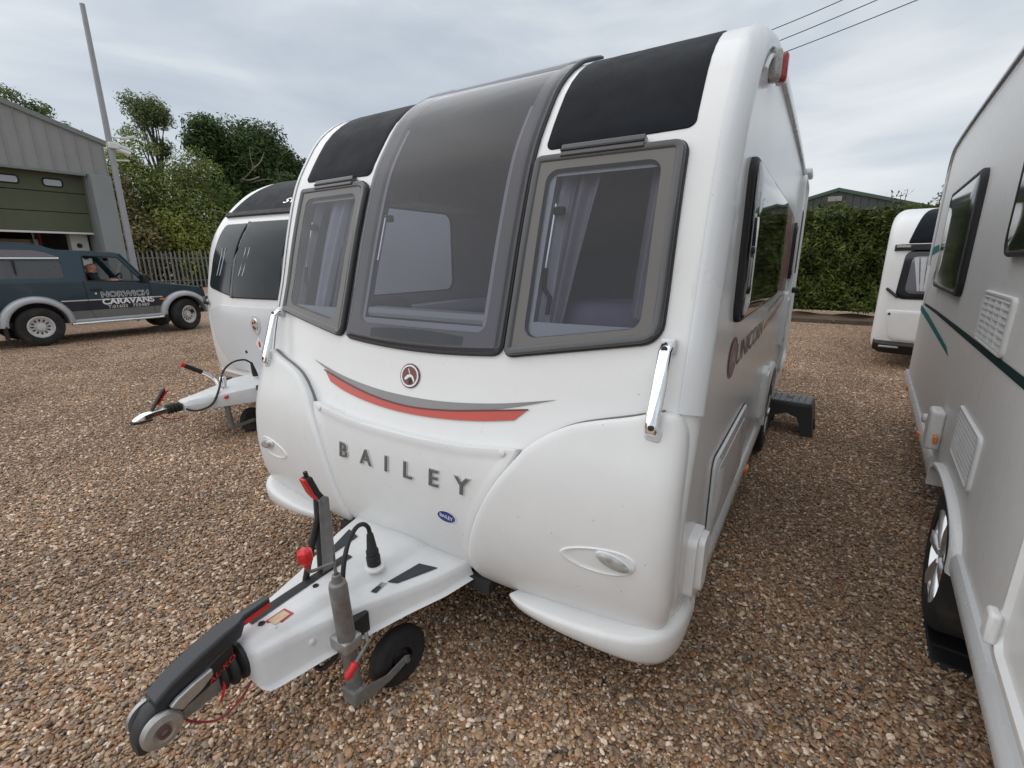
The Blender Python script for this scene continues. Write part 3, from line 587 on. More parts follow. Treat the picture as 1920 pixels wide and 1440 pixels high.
# ---- right side details
def sidebox(name, y0, y1, z0, z1, d, m, parent=None, bev=.008, r=None):
    P = rr(y0, y1, z0, z1, r or .02); c = np.mean(np.array(P), 0)
    rg = [(P, 0.), (P, d*.75), ([tuple(c+(np.array(p)-c)*.985) for p in P], d), ]
    return rings_mesh(MB(), rg, lambda a, b, h: (1.14+h, a, b), 2).build(name, m, parent or CV, smooth=40)
lk = sidebox('locker_door', .40, 1.33, .47, .83, .016, TRIM, r=.05); sidebox('locker_skin', .47, 1.26, .53, .77, .0175, SILVER, lk, r=.03)
sidebox('locker_seal', .394, 1.336, .464, .836, .004, DARKST, lk, r=.05)
sidebox('steady_cover', .05, .20, .44, .67, .03, WHITE2, r=.03); sidebox('steady_cover', .09, .19, .45, .66, .05, WHITE2, r=.03)
sidebox('mains_hatch', 2.18, 2.42, .48, .84, .03, WHITE2, r=.03); sidebox('mains_hatch', 2.2, 2.40, .5, .82, .045, TRIM, r=.03)
sidebox('vent_cover', 3.55, 3.76, .80, 1.30, .03, WHITE2, r=.03); sidebox('vent_cover', 3.57, 3.74, .85, 1.25, .045, TRIM, r=.03)
dr = sidebox('entrance_door', 3.86, 4.56, .55, 2.28, .018, SILVER, r=.06)
dfp = rr(3.80, 4.62, .50, 2.33, .08); cc = np.mean(np.array(dfp), 0)
rings_mesh(MB(), [(dfp, 0.), (dfp, .035), ([tuple(cc+(np.array(p)-cc)*.96) for p in dfp], .04), ([tuple(cc+(np.array(p)-cc)*.93) for p in dfp], .015)], lambda a, b, h: (1.14+h, a, b), close=False).build('door_frame', WHITE2, dr, smooth=40)
sidebox('door_window', 4.0, 4.42, 1.45, 2.05, .03, BLACKG, dr, r=.08)
MB().box((1.205, 3.96, 1.30), (.07, .12, .05)).build('door_handle', BLACK, dr, bevel=.015, seg=3)
MB().box((1.17, 4.2, 2.38), (.07, .40, .06)).build('awning_lamp', WHITE2, CV, bevel=.02, seg=3)
# skirt, wheel arch, wheel
sk_ = MB()
for y0, y1 in ((.10, 2.42), (3.42, 5.0)):
    sk_.loft([[(1.14+a, y, b) for a, b in ((-.02, .42), (.012, .42), (.022, .40), (.024, .355), (.012, .335), (-.02, .33))] for y in (y0, y1)])
sk_.build('side_skirt', TRIM, CV, smooth=40)
A = []
for k in range(25):
    w = math.pi*k/24; A.append((2.92-.46*math.cos(w)*1.0, .36+.40*math.sin(w)**.8))
MB().loft([[(1.14+o, 2.92+(y-2.92)*r, .36+(z-.36)*r) for o, r in ((-.02, 1.02), (.02, 1.02), (.035, .97), (.035, .90), (-.03, .88))] for y, z in A]).build('wheel_arch', WHITE2, CV, smooth=50)
MB().prism([(1.148, 2.92+(y-2.92)*.9, .34+(z-.36)*.9) for y, z in A], (.004, 0, 0)).build('arch_void', BLACK, CV, smooth=0)
wheel(CV, (1.08, 2.92, .30), (1, 0, 0), .30, .18, BADGE, spokes=5)
wheel(CV, (-1.06, 2.92, .30), (-1, 0, 0), .30, .18, BADGE, spokes=5)
for y, z in ((1.62, .325), (4.75, .35)): MB().box((1.165, y, z), (.02, .09, .035)).build('side_marker', ORANGE, CV, bevel=.005)
# marker lamp high on the corner
ml = MB().box((1.155, .76, 2.29), (.05, .07, .11)).build('corner_lamp', CLEARL, CV, bevel=.02, seg=3)
MB().box((1.178, .80, 2.29), (.038, .05, .10)).build('red_lens', REDL, ml, bevel=.015, seg=3); MB().box((1.17, .85, 2.29), (.035, .05, .085)).build('lamp_base', TRIM, ml, bevel=.01)
# decals on the side
E = [(.63+.115*math.cos(w), 1.20+.085*math.sin(w)) for w in np.linspace(0, 2*math.pi, 28, endpoint=False)]
ub = MB().add([(1.1425, a, b) for a, b in E], [tuple(range(28))]).build('side_badge', REDK, CV, smooth=0)
MB().add([(1.1432, .63+(a-.63)*.86, 1.20+(b-1.20)*.86) for a, b in E], [tuple(range(28))]).build('badge_face', mat('badge_brown', (.20, .13, .12), .35), ub, smooth=0)
MB().add([(1.1438, .63+a, 1.2+b) for a, b in ((-.06, -.03), (-.02, .03), (.04, .02), (.06, -.04), (0, -.01))], [(0, 1, 2, 3, 4)]).build('badge_horse', GREYD, ub, smooth=0)
text_obj('side_lettering', 'UNICORN', BRWN, CV, lambda a, b, c: (1.1425, 1.28+a, 1.185+b), .135, .012, 0, 1.75)
def sdecal(name, m, pts, h=.0025): return MB().add([(1.14+h, a, b) for a, b in pts], [tuple(range(len(pts)))]).build(name, m, CV, smooth=0)
sdecal('red_stripe', REDD, [(1.92, 1.155), (1.92, 1.195), (3.3, 1.245), (3.5, 1.32), (3.5, 1.28), (3.32, 1.21)])
sdecal('dark_stripe', GREYD, [(2.1, 1.255), (2.1, 1.275), (3.2, 1.31), (3.45, 1.45), (3.45, 1.42), (3.22, 1.285)])
sdecal('red_flash', mat('maroon_decal', (.20, .018, .022), .25, coat=.3), [(2.36, 1.38), (3.50, 1.32), (3.52, 1.60), (3.50, 1.94), (2.36, 1.97)])
# ---- drawbar of the main caravan
def section(Y):
    g = lambda a: float(np.interp(-Y, [.13, .28, .42, .55, .70, .84, .868, .882, .888], a))
    wt = g([.335, .295, .235, .18, .128, .092, .084, .070, .052]); zp = g([.40, .402, .405, .41, .415, .42, .418, .41, .395]); hw = g([.12, .115, .11, .095, .085, .062, .058, .05, .04]); zt = g([.415, .435, .445, .447, .447, .444, .440, .428, .408])
    zb_ = g([.345, .335, .325, .31, .30, .292, .293, .300, .315]); fl = g([.022, .02, .018, .018, .018, .016, .014, .006, .0])
    h = [(hw*.5, zt), (hw*.85, zt-.004), (hw, zp+.3*(zt-zp)), (min(hw+.02, wt*.96), zp+.002), (wt*.98, zp-.001), (wt+.004, zp-.008), (wt+.012, zp-.03), (wt+.02, zb_+.008), (wt+.024, zb_), (wt+.024+fl, zb_-.004)]
    return [(-a, Y, b) for a, b in h[::-1]]+[(a, Y, b) for a, b in h]
ys = np.concatenate([np.linspace(-.13, -.84, 40), [-.856, -.868, -.876, -.882, -.888]])
DB = MB(); S = [section(y) for y in ys]; n = len(S[0])
DB.v = [p for s in S for p in s]; DB.f = [(i*n+k, i*n+k+1, (i+1)*n+k+1, (i+1)*n+k) for i in range(len(S)-1) for k in range(n-1)]+[tuple((len(S)-1)*n+k for k in range(n))]
db = DB.build('drawbar_cover', WHITEC, CV, smooth=55)
def tz_(x, y):
    s = section(y); return float(np.interp(x, [p[0] for p in s], [p[2] for p in s]))
def on(x, y, h=.003): return (x, y, tz_(x, y)+h)
for s in (1, -1):
    MB().add([on(s*.165, -.41), on(s*.20, -.395), on(s*.265, -.24), on(s*.185, -.26)], [(0, 1, 2, 3)]).build('grip_pad', GRIP, db, smooth=0, solid=.002)
MB().grid(lambda u, v: on(-.072+.042*u+.018*(1-v), -.83+.42*v, .0035), 4, 16).build('lever_slot', BLACK, db, smooth=0)
for y in (-.60, -.81): MB().lathe([(.011, 0), (.011, .003), (.005, .003), (.005, .001)], on(.0 if y > -.7 else .01, y, .0), (0, 0, 1), 14).build('fixing_screw', BLACK, db)
st = MB().add([on(.012, -.80, .0025), on(.062, -.795, .0025), on(.058, -.725, .0025), on(.012, -.73, .0025)], [(0, 1, 2, 3)]).build('paper_label', mat('label_red', (.42, .05, .06), .5), db, smooth=0)
MB().add([on(.019, -.793, .0035), on(.054, -.789, .0035), on(.051, -.735, .0035), on(.019, -.738, .0035)], [(0, 1, 2, 3)]).build('label_face', mat('label_cream', (.68, .52, .32), .6, noise=(80, .2)), st, smooth=0)
pl = MB().add([on(.155, -.485), on(.178, -.478), on(.168, -.415), on(.147, -.425)], [(0, 1, 2, 3)]).build('rating_plate', BADGE, db, smooth=0)
MB().add([on(.154, -.478, .004), on(.172, -.473, .004), on(.168, -.445, .004), on(.151, -.45, .004)], [(0, 1, 2, 3)]).build('plate_print', DARKST, pl, smooth=0)
MB().box((.165, -.585, .352), (.085, .085, .075)).build('jockey_recess', BLACK, db, smooth=0)
MB().box((0, .2, .32), (.9, .7, .05)).build('chassis', DARKST, CV, smooth=0)
MB().lathe([(.012, 0), (.011, .006), (.004, .009)], (.134, -.72, .365), (1, -.1, .1), 14).build('cover_rivet', WHITE2, db)
# plug and cable
MB().lathe([(.040, -.004), (.038, .004), (.030, .006), (.029, .010)], on(.085, -.40, 0), (0, 0, 1), 24).build('socket', WHITE2, db)
MB().lathe([(.026, 0), (.027, .05), (.024, .052), (.024, .075), (.020, .08), (.013, .14), (.008, .15)], (.085, -.40, .435), (-.10, .02, 1), 20).build('plug', BLACK, CV, smooth=40)
MB().tube(catmull([(.071, -.397, .575), (.067, -.40, .605), (.07, -.425, .632), (.09, -.475, .645), (.125, -.54, .625), (.155, -.59, .56), (.168, -.61, .46), (.168, -.625, .36), (.16, -.66, .27), (.13, -.70, .235), (.10, -.70, .26), (.09, -.66, .31)], 6), .0085, 10).build('trailer_cable', BLACK, CV)
# hand brake
hb = MB(); X0 = -.055
for dx in (-.016, .016): hb.prism([(X0+dx, -.50, .40), (X0+dx, -.545, .40), (X0+dx, -.525, .745), (X0+dx, -.505, .755), (X0+dx, -.485, .745), (X0+dx, -.478, .60)], (.004, 0, 0))
hb.prism([(X0-.016, -.486, .42), (X0-.016, -.482, .42), (X0-.016, -.482, .74), (X0-.016, -.486, .74)], (.036, 0, 0))
hbo = hb.build('handbrake_lever', GALV, CV, smooth=0, bevel=.002)
MB().lathe([(.009, 0), (.009, .045)], (X0-.02, -.507, .735), (1, 0, 0), 12).build('pivot_bolt', GALV, hbo)
MB().loft([[(X0+a, -.507+.015*k+b, .745+.0*k+z) for a, b in ((-.018, -.014), (.018, -.014), (.018, .014), (-.018, .014))] for k, z in ((0, 0), (-1.2, .03), (-2.6, .085), (-2.9, .10))]).build('lever_grip', BLACK, hbo, smooth=30, bevel=.006, seg=3)
MB().loft([[(X0+a, -.523+.015*k+b, .748+z) for a, b in ((-.0165, -.008), (.0165, -.008), (.0165, .006), (-.0165, .006))] for k, z in ((0, 0), (-1.2, .03), (-2.4, .08), (-2.7, .095))]).build('red_grip_insert', RED, hbo, smooth=30, bevel=.004, seg=3)
MB().tube([(X0, -.548, .842), (X0, -.553, .865)], .008, 12).build('release_button', BLACK, hbo)
MB().tube([(X0-.005, -.50, .72), (X0-.012, -.555, .56), (X0-.012, -.60, .43)], .0115, 12).build('gas_strut', BLACK, hbo)
MB().tube([(X0-.012, -.57, .52), (X0-.012, -.60, .43)], .007, 10).build('strut_rod', GALV, hbo)
# jockey wheel
JX = .208; jt = MB().lathe([(.0, 0.), (.026, 0), (.026, .22), (.030, .221), (.030, .43), (.027, .445), (.018, .45), (.014, .475), (.008, .478)], (JX, -.63, .135), (0, -.05, 1), 24, cap=False).build('jockey_tube', GALV, CV, smooth=40)
MB().tube(catmull([(JX, -.654, .605), (JX, -.656, .645), (JX-.003, -.664, .655), (JX-.018, -.72, .658), (JX-.022, -.732, .665), (JX-.022, -.734, .68)], 5), .0055, 8).build('crank', GALV, jt)
MB().lathe([(.010, 0), (.013, .018), (.024, .026), (.026, .045), (.024, .060), (.008, .070)], (JX-.022, -.734, .675), (-.05, -.05, 1), 6).build('crank_knob', RED, jt, smooth=0, bevel=.004, seg=2)
cl = MB().box((JX-.012, -.635, .335), (.085, .075, .05)).box((JX-.04, -.62, .33), (.07, .10, .035)).build('jockey_clamp', ALU, jt, smooth=0, bevel=.01, seg=3)
MB().tube([(JX+.03, -.585, .345), (JX+.055, -.60, .33), (JX+.05, -.655, .285)], .007, 10).build('clamp_bar', GALV, cl)
MB().lathe([(.008, 0), (.014, .006), (.015, .045), (.008, .056)], (JX+.050, -.65, .290), (-.05, -.9, -.75), 14).build('clamp_handle', RED, cl)
jw = MB().lathe([(.045, -.028), (.088, -.030), (.108, -.026), (.118, -.012), (.119, 0), (.118, .012), (.108, .026), (.088, .030), (.045, .028)], (JX+.005, -.43, .114), (1, -.18, 0), 40, cap=False).build('jockey_tyre', TYRE, jt, smooth=45)
MB().lathe([(.078, .016), (.07, .010), (.04, .012), (.03, .024), (.001, .026)], (JX+.005, -.43, .114), (1, -.18, 0), 24, cap=False).build('wheel_hub', BLACK, jw, smooth=40)
MB().lathe([(.078, -.016), (.001, -.016)], (JX+.005, -.43, .114), (1, -.18, 0), 24, cap=False).build('wheel_hub', BLACK, jw, smooth=40)
for k in range(5):
    w = 2*math.pi*k/5; c = Vector((JX+.005, -.43, .114)); MB().box(c+Vector((.012, .056*math.cos(w), .056*math.sin(w))), (.012, .07, .012), Matrix.Rotation(w, 3, 'X')).build('hub_rib', BLACK, jw, smooth=0)
MB().prism([(JX+.034, -.650, .10), (JX+.034, -.60, .085), (JX+.039, -.51, .083), (JX+.046, -.415, .102), (JX+.046, -.41, .122), (JX+.044, -.43, .133), (JX+.039, -.52, .118), (JX+.034, -.62, .150), (JX+.034, -.65, .15)], (.006, 0, 0)).build('wheel_fork', GALV, jt, smooth=0, bevel=.002)
MB().box((JX+.004, -.64, .125), (.07, .045, .06)).build('fork_head', GALV, jt, smooth=0, bevel=.008)
MB().lathe([(.011, 0), (.011, .012)], (JX+.048, -.428, .115), (1, 0, 0), 6).build('axle_nut', GALV, jt, smooth=0)
# coupling and stabiliser
cb = MB().lathe([(.034, 0), (.052, .006), (.056, .016), (.042, .027), (.059, .036), (.062, .047), (.046, .057), (.062, .067), (.063, .078), (.048, .088), (.05, .10)], (0, -.965, .366), (0, 1, .0), 24).build('rubber_bellows', BLACK, CV, smooth=50)
MB().loft([[(x*w, y, z) for x, z in ((-1, zb), (1, zb), (1, zt-.008), (.8, zt), (-.8, zt), (-1, zt-.008))] for y, w, zb, zt in ((-.775, .016, .497, .520), (-.86, .017, .490, .516), (-.885, .032, .462, .512), (-.93, .036, .452, .508), (-1.0, .037, .428, .490), (-1.08, .036, .395, .460), (-1.125, .034, .385, .432))]).build('stabiliser_handle', mat('handle_plastic', (.022, .025, .029), .38, bump=(300, .04)), CV, smooth=30, bevel=.003)
MB().loft([[(x*w, y, z) for x, z in ((-1, zb), (1, zb), (1, zt), (-1, zt))] for y, w, zb, zt in ((-.776, .0185, .493, .507), (-.85, .0195, .484, .500), (-.872, .0195, .482, .496))]).build('red_handle_edge', RED, CV, smooth=30)
MB().loft([[(x*w, y, z) for x, z in ((-1, zb), (1, zb), (1, zt), (-1, zt))] for y, w, zb, zt in ((-.915, .038, .395, .465), (-.96, .041, .385, .455), (-1.03, .041, .368, .428), (-1.085, .036, .352, .395))]).build('coupling_cover', BLACK, CV, smooth=30, bevel=.005)
text_obj('coupling_lettering', 'AL-KO', RED, CV, lambda a, b, c: (.0445, -.955+a, .408+b+a*.42), .026, .01, 0, 1.05)
MB().loft([[(x*.030, y, z) for x, z in ((-1, zb), (1, zb), (1, zt), (-1, zt))] for y, zb, zt in ((-.89, .345, .39), (-.96, .325, .38), (-1.07, .315, .37))]).build('coupling_body', GALV, CV, smooth=30, bevel=.004)
for s in (1, -1):
    pd = MB().lathe([(.0, -.004), (.050, 0), (.052, .010), (.046, .019), (.028, .024), (.022, .021), (.001, .021)], (s*.036, -1.125, .350), (s, 0, 0), 32, cap=False).build('friction_pad', ALU, CV, smooth=40)
    MB().prism([(s*.040, -1.10, .405), (s*.040, -1.075, .375), (s*.040, -1.02, .395), (s*.040, -.985, .418), (s*.040, -.985, .440), (s*.040, -1.04, .430), (s*.040, -1.08, .418)], (s*.016, 0, 0)).build('pad_arm', ALU, pd, smooth=0, bevel=.004)
    MB().lathe([(.016, 0), (.016, .004), (.010, .004), (.010, .0)], (s*.060, -1.125, .350), (s, 0, 0), 20, cap=False).build('pad_bore', mat('rusty_bore', (.14, .05, .04), .7), pd)
ns = MB(); S = []
for y, zc, hh, w in ((-1.06, .382, .042, .033), (-1.10, .368, .055, .034), (-1.14, .348, .058, .034), (-1.166, .330, .045, .031), (-1.18, .318, .024, .025)):
    S.append([(w*math.copysign(abs(math.cos(q))**.5, math.cos(q)), y, zc+hh*math.copysign(abs(math.sin(q))**.7, math.sin(q))) for q in np.linspace(0, 2*math.pi, 20, endpoint=False)])
ns.loft(S).build('coupling_nose', mat('nose_plastic', (.03, .031, .034), .5, noise=(30, .4)), CV, smooth=50)
MB().lathe([(.0, 0), (.013, 0), (.012, .004)], (0, -1.112, .432), (0, -.45, 1), 16).build('wear_indicator', RED, CV)
MB().tube(catmull([(.0, -1.05, .335), (.0, -1.06, .30), (.015, -1.035, .268), (.04, -.988, .248), (.048, -.93, .266), (.048, -.885, .305), (.045, -.865, .335)], 6), .0035, 6).build('breakaway_cable', mat('red_cable', (.28, .012, .02), .4), CV)
MB().tube(catmull([(.043, -.955, .385), (.046, -.958, .36), (.045, -.966, .33), (.03, -.97, .295)], 5), .0045, 6).build('breakaway_cable', RED, CV)
# ================================================================ second caravan, left of the main one
S2 = thing('touring_caravan', 'white caravan with black roof band and three dark front windows behind the large one', 'caravan', (-3.25, 1.15, 0), .10)
P2 = [(.20, .26), (.12, .28), (.05, .36), (.01, .50), (-.015, .75), (-.02, 1.0), (0, 1.2), (.04, 1.42), (.11, 1.65), (.21, 1.85), (.33, 2.0), (.50, 2.16), (.70, 2.31), (.90, 2.42), (1.12, 2.50), (1.5, 2.56), (2.2, 2.58), (4.6, 2.55), (5.2, 2.42), (5.4, 2.0), (5.45, 1.2), (5.42, .40), (5.3, .33)]
K2 = Skin(P2, 1.10, .20, .12)
ts2 = np.linspace(0, K2.t[-1], 100)
K2.hull(K2.cols((), 24), list(ts2)).build('body_shell', WHITE, S2, smooth=45)
for s in (1, -1): side_plate(K2, list(ts2), s*1.10, [], 'side_panel', WHITE, S2)
T2 = K2.tz
def k2poly(name, c, rad, m, parent, h=.006, rim=.004, e=12):
    return rings_mesh(MB(), [(rpoly([(a, T2(b)) for a, b in c], rad, i, 6, e), hh) for i, hh in ((0, 0), (.001, h), (.006, h+rim), (.014, h+rim))], K2.m, 6).build(name, m, parent, smooth=45)
GL2 = mat('tinted_window', (.020, .027, .032), .08, noise=(3, .3), spec=.2)
k2poly('roof_band', [(-.86, 2.07), (.86, 2.07), (.74, 2.53), (-.74, 2.53)], [.02, .02, .2, .2], BLACKP, S2, .005, e=24)
MB().loft([[K2.mz(x, z, h) for z, h in ((2.055, 0), (2.05, .03), (2.085, .035), (2.105, .004))] for x in np.linspace(-.87, .87, 30)]).build('rain_gutter', BLACK, S2, smooth=30)
k2poly('front_window', [(-.85, 1.33), (-.40, 1.25), (-.36, 1.97), (-.76, 1.97)], [.05, .02, .02, .06], GL2, S2, .012)
k2poly('front_window', [(-.365, 1.235), (.365, 1.235), (.325, 1.98), (-.325, 1.98)], .02, GL2, S2, .014)
k2poly('front_window', [(.40, 1.25), (.85, 1.33), (.76, 1.97), (.36, 1.97)], [.02, .05, .06, .02], GL2, S2, .012)
for s in (1, -1):
    MB().loft([[K2.mz(s*(x+d), z, h) for d, h in ((-.022, .004), (-.018, .02), (.018, .02), (.022, .004))] for x, z in ((.385, 1.235), (.36, 1.6), (.345, 1.98))]).build('window_pillar', BLACKG, S2, smooth=30)
    for x in (-.62, -.56, -.2, -.14) if s > 0 else (): 
        MB().tube([K2.mz(x-.05, 1.45, .021), K2.mz(x, 1.72, .021)], .004, 6).build('window_stay', CHROME, S2)
hatch = k2poly('front_locker_lid', [(-.80, .74), (-.55, .48), (.55, .48), (.80, .74), (.86, 1.10), (.62, 1.16), (-.62, 1.16), (-.86, 1.10)], [.2, .2, .2, .2, .04, .05, .05, .04], mat('pale_grey_lid', (.66, .68, .70), .22, coat=.3, noise=(3, .05)), S2, .008)
for s in (1, -1):
    MB().tube([K2.mz(s*1.02, 1.22, .005), K2.mz(s*1.005, 1.215, .04), K2.mz(s*.90, 1.165, .045), K2.mz(s*.88, 1.155, .01)], .017, 10).build('grab_handle', BLACK, S2, smooth=50)
def ell(sk, tz, x, z, rx, rz, n=28): return [(x+rx*math.cos(w), tz(z)+rz*math.sin(w)) for w in np.linspace(0, 2*math.pi, n, endpoint=False)]
lgp = rings_mesh(MB(), [(ell(K2, T2, 0, .985, .075, .10), .012), (ell(K2, T2, 0, .985, .07, .095), .018)], K2.m, 2).build('badge_plate', mat('lid_grey', (.55, .57, .59), .25), S2, smooth=40)
bd = rings_mesh(MB(), [(ell(K2, T2, 0, .985, .047, .068), .018), (ell(K2, T2, 0, .985, .043, .062), .026)], K2.m, 2).build('badge', CHROME, lgp, smooth=40)
for a, b_ in ((-.018, .02), (.014, .028), (.005, -.03), (-.012, -.02)): rings_mesh(MB(), [(ell(K2, T2, a, .985+b_, .010, .014, 10), .0275)], K2.m, 1).build('badge_mark', DARKST, lgp, smooth=0)
t0 = T2(.80); dm = lambda k, h: [K2.m(.02+a*k, t0+b*k, h) for a, b in ((0, -.075), (.058, 0), (0, .075), (-.058, 0))]
sk3 = MB().add(dm(1, .013), [(0, 1, 2, 3)]).build('gas_sticker', WHITEP, S2, smooth=0); MB().add([K2.m(.02+a, t0+b, .0145) for a, b in ((-.014, -.03), (.014, -.03), (.014, .012), (.006, .02), (.006, .03), (-.006, .03), (-.006, .02), (-.014, .012))], [tuple(range(8))]).build('gas_bottle_mark', RED, sk3, smooth=0)
MB().lathe([(.016, 0), (.015, .006), (.006, .007)], K2.mz(-.22, .70, .012), (0, -1, 0), 14).build('lid_lock', DARKST, S2)
t0s = T2(2.19); text_obj('roof_lettering', 'SWIFT', CHROME, S2, lambda a, b, c: K2.m(.17+a+b*.25, t0s+b, .012), .12, .012, 0, 1.4)
# lower valance
MB().loft([[K2.m(x, tt, h) for tt, h in ((0., 0.), (.03, .012), (T2(.42), .014), (T2(.45), .0))] for x in np.linspace(-1.06, 1.06, 24)]).build('valance', WHITE2, S2, smooth=45)
MB().box((0, 2.7, .31), (1.8, 4.8, .06)).build('chassis', DARKST, S2, smooth=0)
wheel(S2, (-1.03, 2.9, .31), (-1, 0, 0), .31, .19, BADGE, spokes=5); wheel(S2, (1.03, 2.9, .31), (1, 0, 0), .31, .19, BADGE, spokes=5)
# its drawbar
S = []
for y, w, zt, zb_ in ((.06, .34, .46, .30), (-.20, .30, .465, .30), (-.42, .20, .45, .31), (-.62, .125, .435, .315), (-.80, .085, .42, .32), (-.835, .07, .405, .33)):
    S.append([(a*w, y, z) for a, z in ((-1.06, zb_), (-1.05, zb_+.06), (-.93, zt-.02), (-.7, zt), (.7, zt), (.93, zt-.02), (1.05, zb_+.06), (1.06, zb_))])
d2 = MB().loft(S).build('drawbar_cover', WHITEC, S2, smooth=30, bevel=.012, seg=3)
for s in (1, -1): MB().box((s*.275, -.24, .44), (.03, .12, .05)).build('grip_pad', GRIP, d2, smooth=0, bevel=.008)
MB().lathe([(.045, 0), (.045, .004), (.03, .006), (.03, .03)], (.02, -.12, .462), (0, 0, 1), 18).build('socket', WHITE2, d2)
MB().lathe([(.026, 0), (.024, .05), (.012, .14), (.008, .15)], (.02, -.12, .485), (-.12, -.1, 1), 16).build('plug', BLACK, S2, smooth=40)
MB().tube(catmull([(0, -.14, .63), (-.02, -.19, .665), (-.03, -.30, .66), (0, -.42, .60), (.10, -.55, .46), (.15, -.66, .36), (.13, -.78, .335), (.08, -.84, .36)], 6), .009, 8).build('trailer_cable', BLACK, S2)
MB().lathe([(.03, 0), (.03, .13), (.026, .135), (.008, .14), (.008, .16)], (.02, -.45, .42), (0, 0, 1), 18).build('jockey_tube', CHROME, S2, smooth=40)
MB().tube(catmull([(-.03, -.45, .44), (-.05, -.50, .55), (-.06, -.58, .62)], 5), .016, 8).build('handbrake_lever', CHROME, S2)
MB().tube([(-.06, -.58, .62), (-.08, -.70, .70)], .021, 10).build('lever_grip', BLACK, S2, bevel=0); MB().tube([(-.082, -.705, .703), (-.086, -.73, .72)], .019, 10).build('red_grip_end', RED, S2)
MB().tube([(.12, -.42, .425), (.16, -.52, .40)], .010, 8).build('clamp_handle', RED, S2); MB().lathe([(.012, 0), (.017, .01), (.012, .03)], (.16, -.515, .40), (.3, -1, -.2), 12).build('clamp_knob', RED, S2)
MB().lathe([(.034, 0), (.044, .01), (.034, .025), (.046, .04), (.035, .055), (.047, .07), (.036, .09), (.045, .105), (.034, .115)], (0, -.955, .375), (0, 1, 0), 20).build('rubber_bellows', BLACK, S2, smooth=50)
MB().loft([[(a*w, y, z) for a, z in ((-1, zb_), (1, zb_), (.9, zt), (-.9, zt))] for y, w, zb_, zt in ((-.95, .030, .355, .395), (-1.05, .034, .345, .395), (-1.13, .042, .335, .385), (-1.19, .038, .335, .36), (-1.21, .02, .338, .35))]).build('coupling_head', CHROME, S2, smooth=40, bevel=.006)
MB().loft([[(a*w, y, z) for a, z in ((-1, .322), (1, .322), (1, .338), (-1, .338))] for y, w in ((-1.08, .035), (-1.16, .046), (-1.22, .03))]).build('coupling_sole', BLACK, S2, smooth=0, bevel=.004)
MB().loft([[(a*.018, y, z+b) for a, b in ((-1, -.014), (1, -.014), (1, .014), (-1, .014))] for y, z in ((-1.06, .40), (-1.04, .43), (-.97, .52), (-.94, .55))]).build('stabiliser_handle', BLACK, S2, smooth=0, bevel=.005)
MB().loft([[(a*.020, y+.012, z-.010+b) for a, b in ((-1, -.008), (1, -.008), (1, .008), (-1, .008))] for y, z in ((-1.02, .45), (-.97, .515), (-.935, .55))]).build('red_handle_edge', RED, S2, smooth=0)
MB().tube(catmull([(.04, -1.05, .38), (.05, -1.0, .32), (.05, -.92, .29), (.06, -.84, .30)], 5), .004, 6).build('breakaway_cable', mat('red_cable', (.28, .012, .02), .4), S2)
MB().tube([(.13, -.52, .34), (.13, -.50, .10)], .024, 14).build('jockey_leg', GALV, S2)
MB().prism([(.175, -.53, .115), (.175, -.53, .085), (.175, -.30, .10), (.175, -.29, .12), (.175, -.31, .135)], (.006, 0, 0)).build('wheel_fork', GALV, S2, smooth=0)
MB().lathe([(.04, -.03), (.10, -.03), (.115, -.015), (.115, .015), (.10, .03), (.04, .03), (.001, .02)], (.14, -.31, .115), (1, .1, 0), 28, cap=False).build('jockey_tyre', TYRE, S2, smooth=45)

# ================================================================ third caravan, its silver side along the right edge
RA = Vector((2.230, 4.255, .174)); TH = -.0716
S3 = thing('touring_caravan', 'silver sided caravan with dark green stripes cut off by the right edge', 'caravan', RA, TH); S3.scale = (.8906,)*3
P3 = [(-5.9, .36), (-6.0, .6), (-6.02, 1.0), (-5.9, 1.5), (-5.6, 2.1), (-5.2, 2.48), (-4.7, 2.62), (-3.8, 2.66), (-2.4, 2.68), (-1.0, 2.69), (.0, 2.665), (.22, 2.60), (.30, 2.46), (.325, 2.2), (.33, 1.9), (.30, 1.0), (.25, .40), (.2, .36)]
K3 = Skin([(a, b) for a, b in P3], 1.1, .05)
K3m = K3.m; K3.m = lambda x, t, h=0.: (lambda p: (p[0]+1.1, p[1], p[2]))(K3m(x, t, h))
t3 = list(np.linspace(0, K3.t[-1], 110)); K3.hull(K3.cols((), 8), t3).build('body_shell', WHITE, S3, smooth=45)
W3a = rr(-4.06*1.0+1.55, -.80, 1.37, 2.10, .09); 
AR = [(-3.45-.50*math.cos(math.pi*k/20), .30+.20*math.sin(math.pi*k/20)**.6) for k in range(21)]
o3 = K3.outline(t3)
PALE = mat('pale_silver_side', (.74, .735, .725), .36, noise=(14, .06), bump=(60, .01)); weather(PALE, (.42, .40, .37), .4, (22, 22, 1.6))
plate(o3, [AR], lambda a, b: (0, a, b)).build('side_panel', PALE, S3, smooth=0)
MB().add([(2.2, a, b) for a, b in o3], [tuple(range(len(o3)))]).build('side_panel', SILVER, S3, smooth=0)
MB().tube([(-.012, *p) for p in o3[30:97]], .012, 8).build('awning_rail', TRIM, S3)
MB().tube([(-.02, *(np.array(p)+(0, -.03))) for p in o3[34:92]], .003, 6).build('rail_groove', DARKST, S3)
def s3rings(P, rings, name, m, parent=None, close=True, K=2):
    c = np.mean(np.array(P), 0)
    return rings_mesh(MB(), [([tuple(c+(np.array(p)-c)*k) for p in P], h) for k, h in rings], lambda a, b, h: (-h, a, b), K, close).build(name, m, parent or S3, smooth=40)
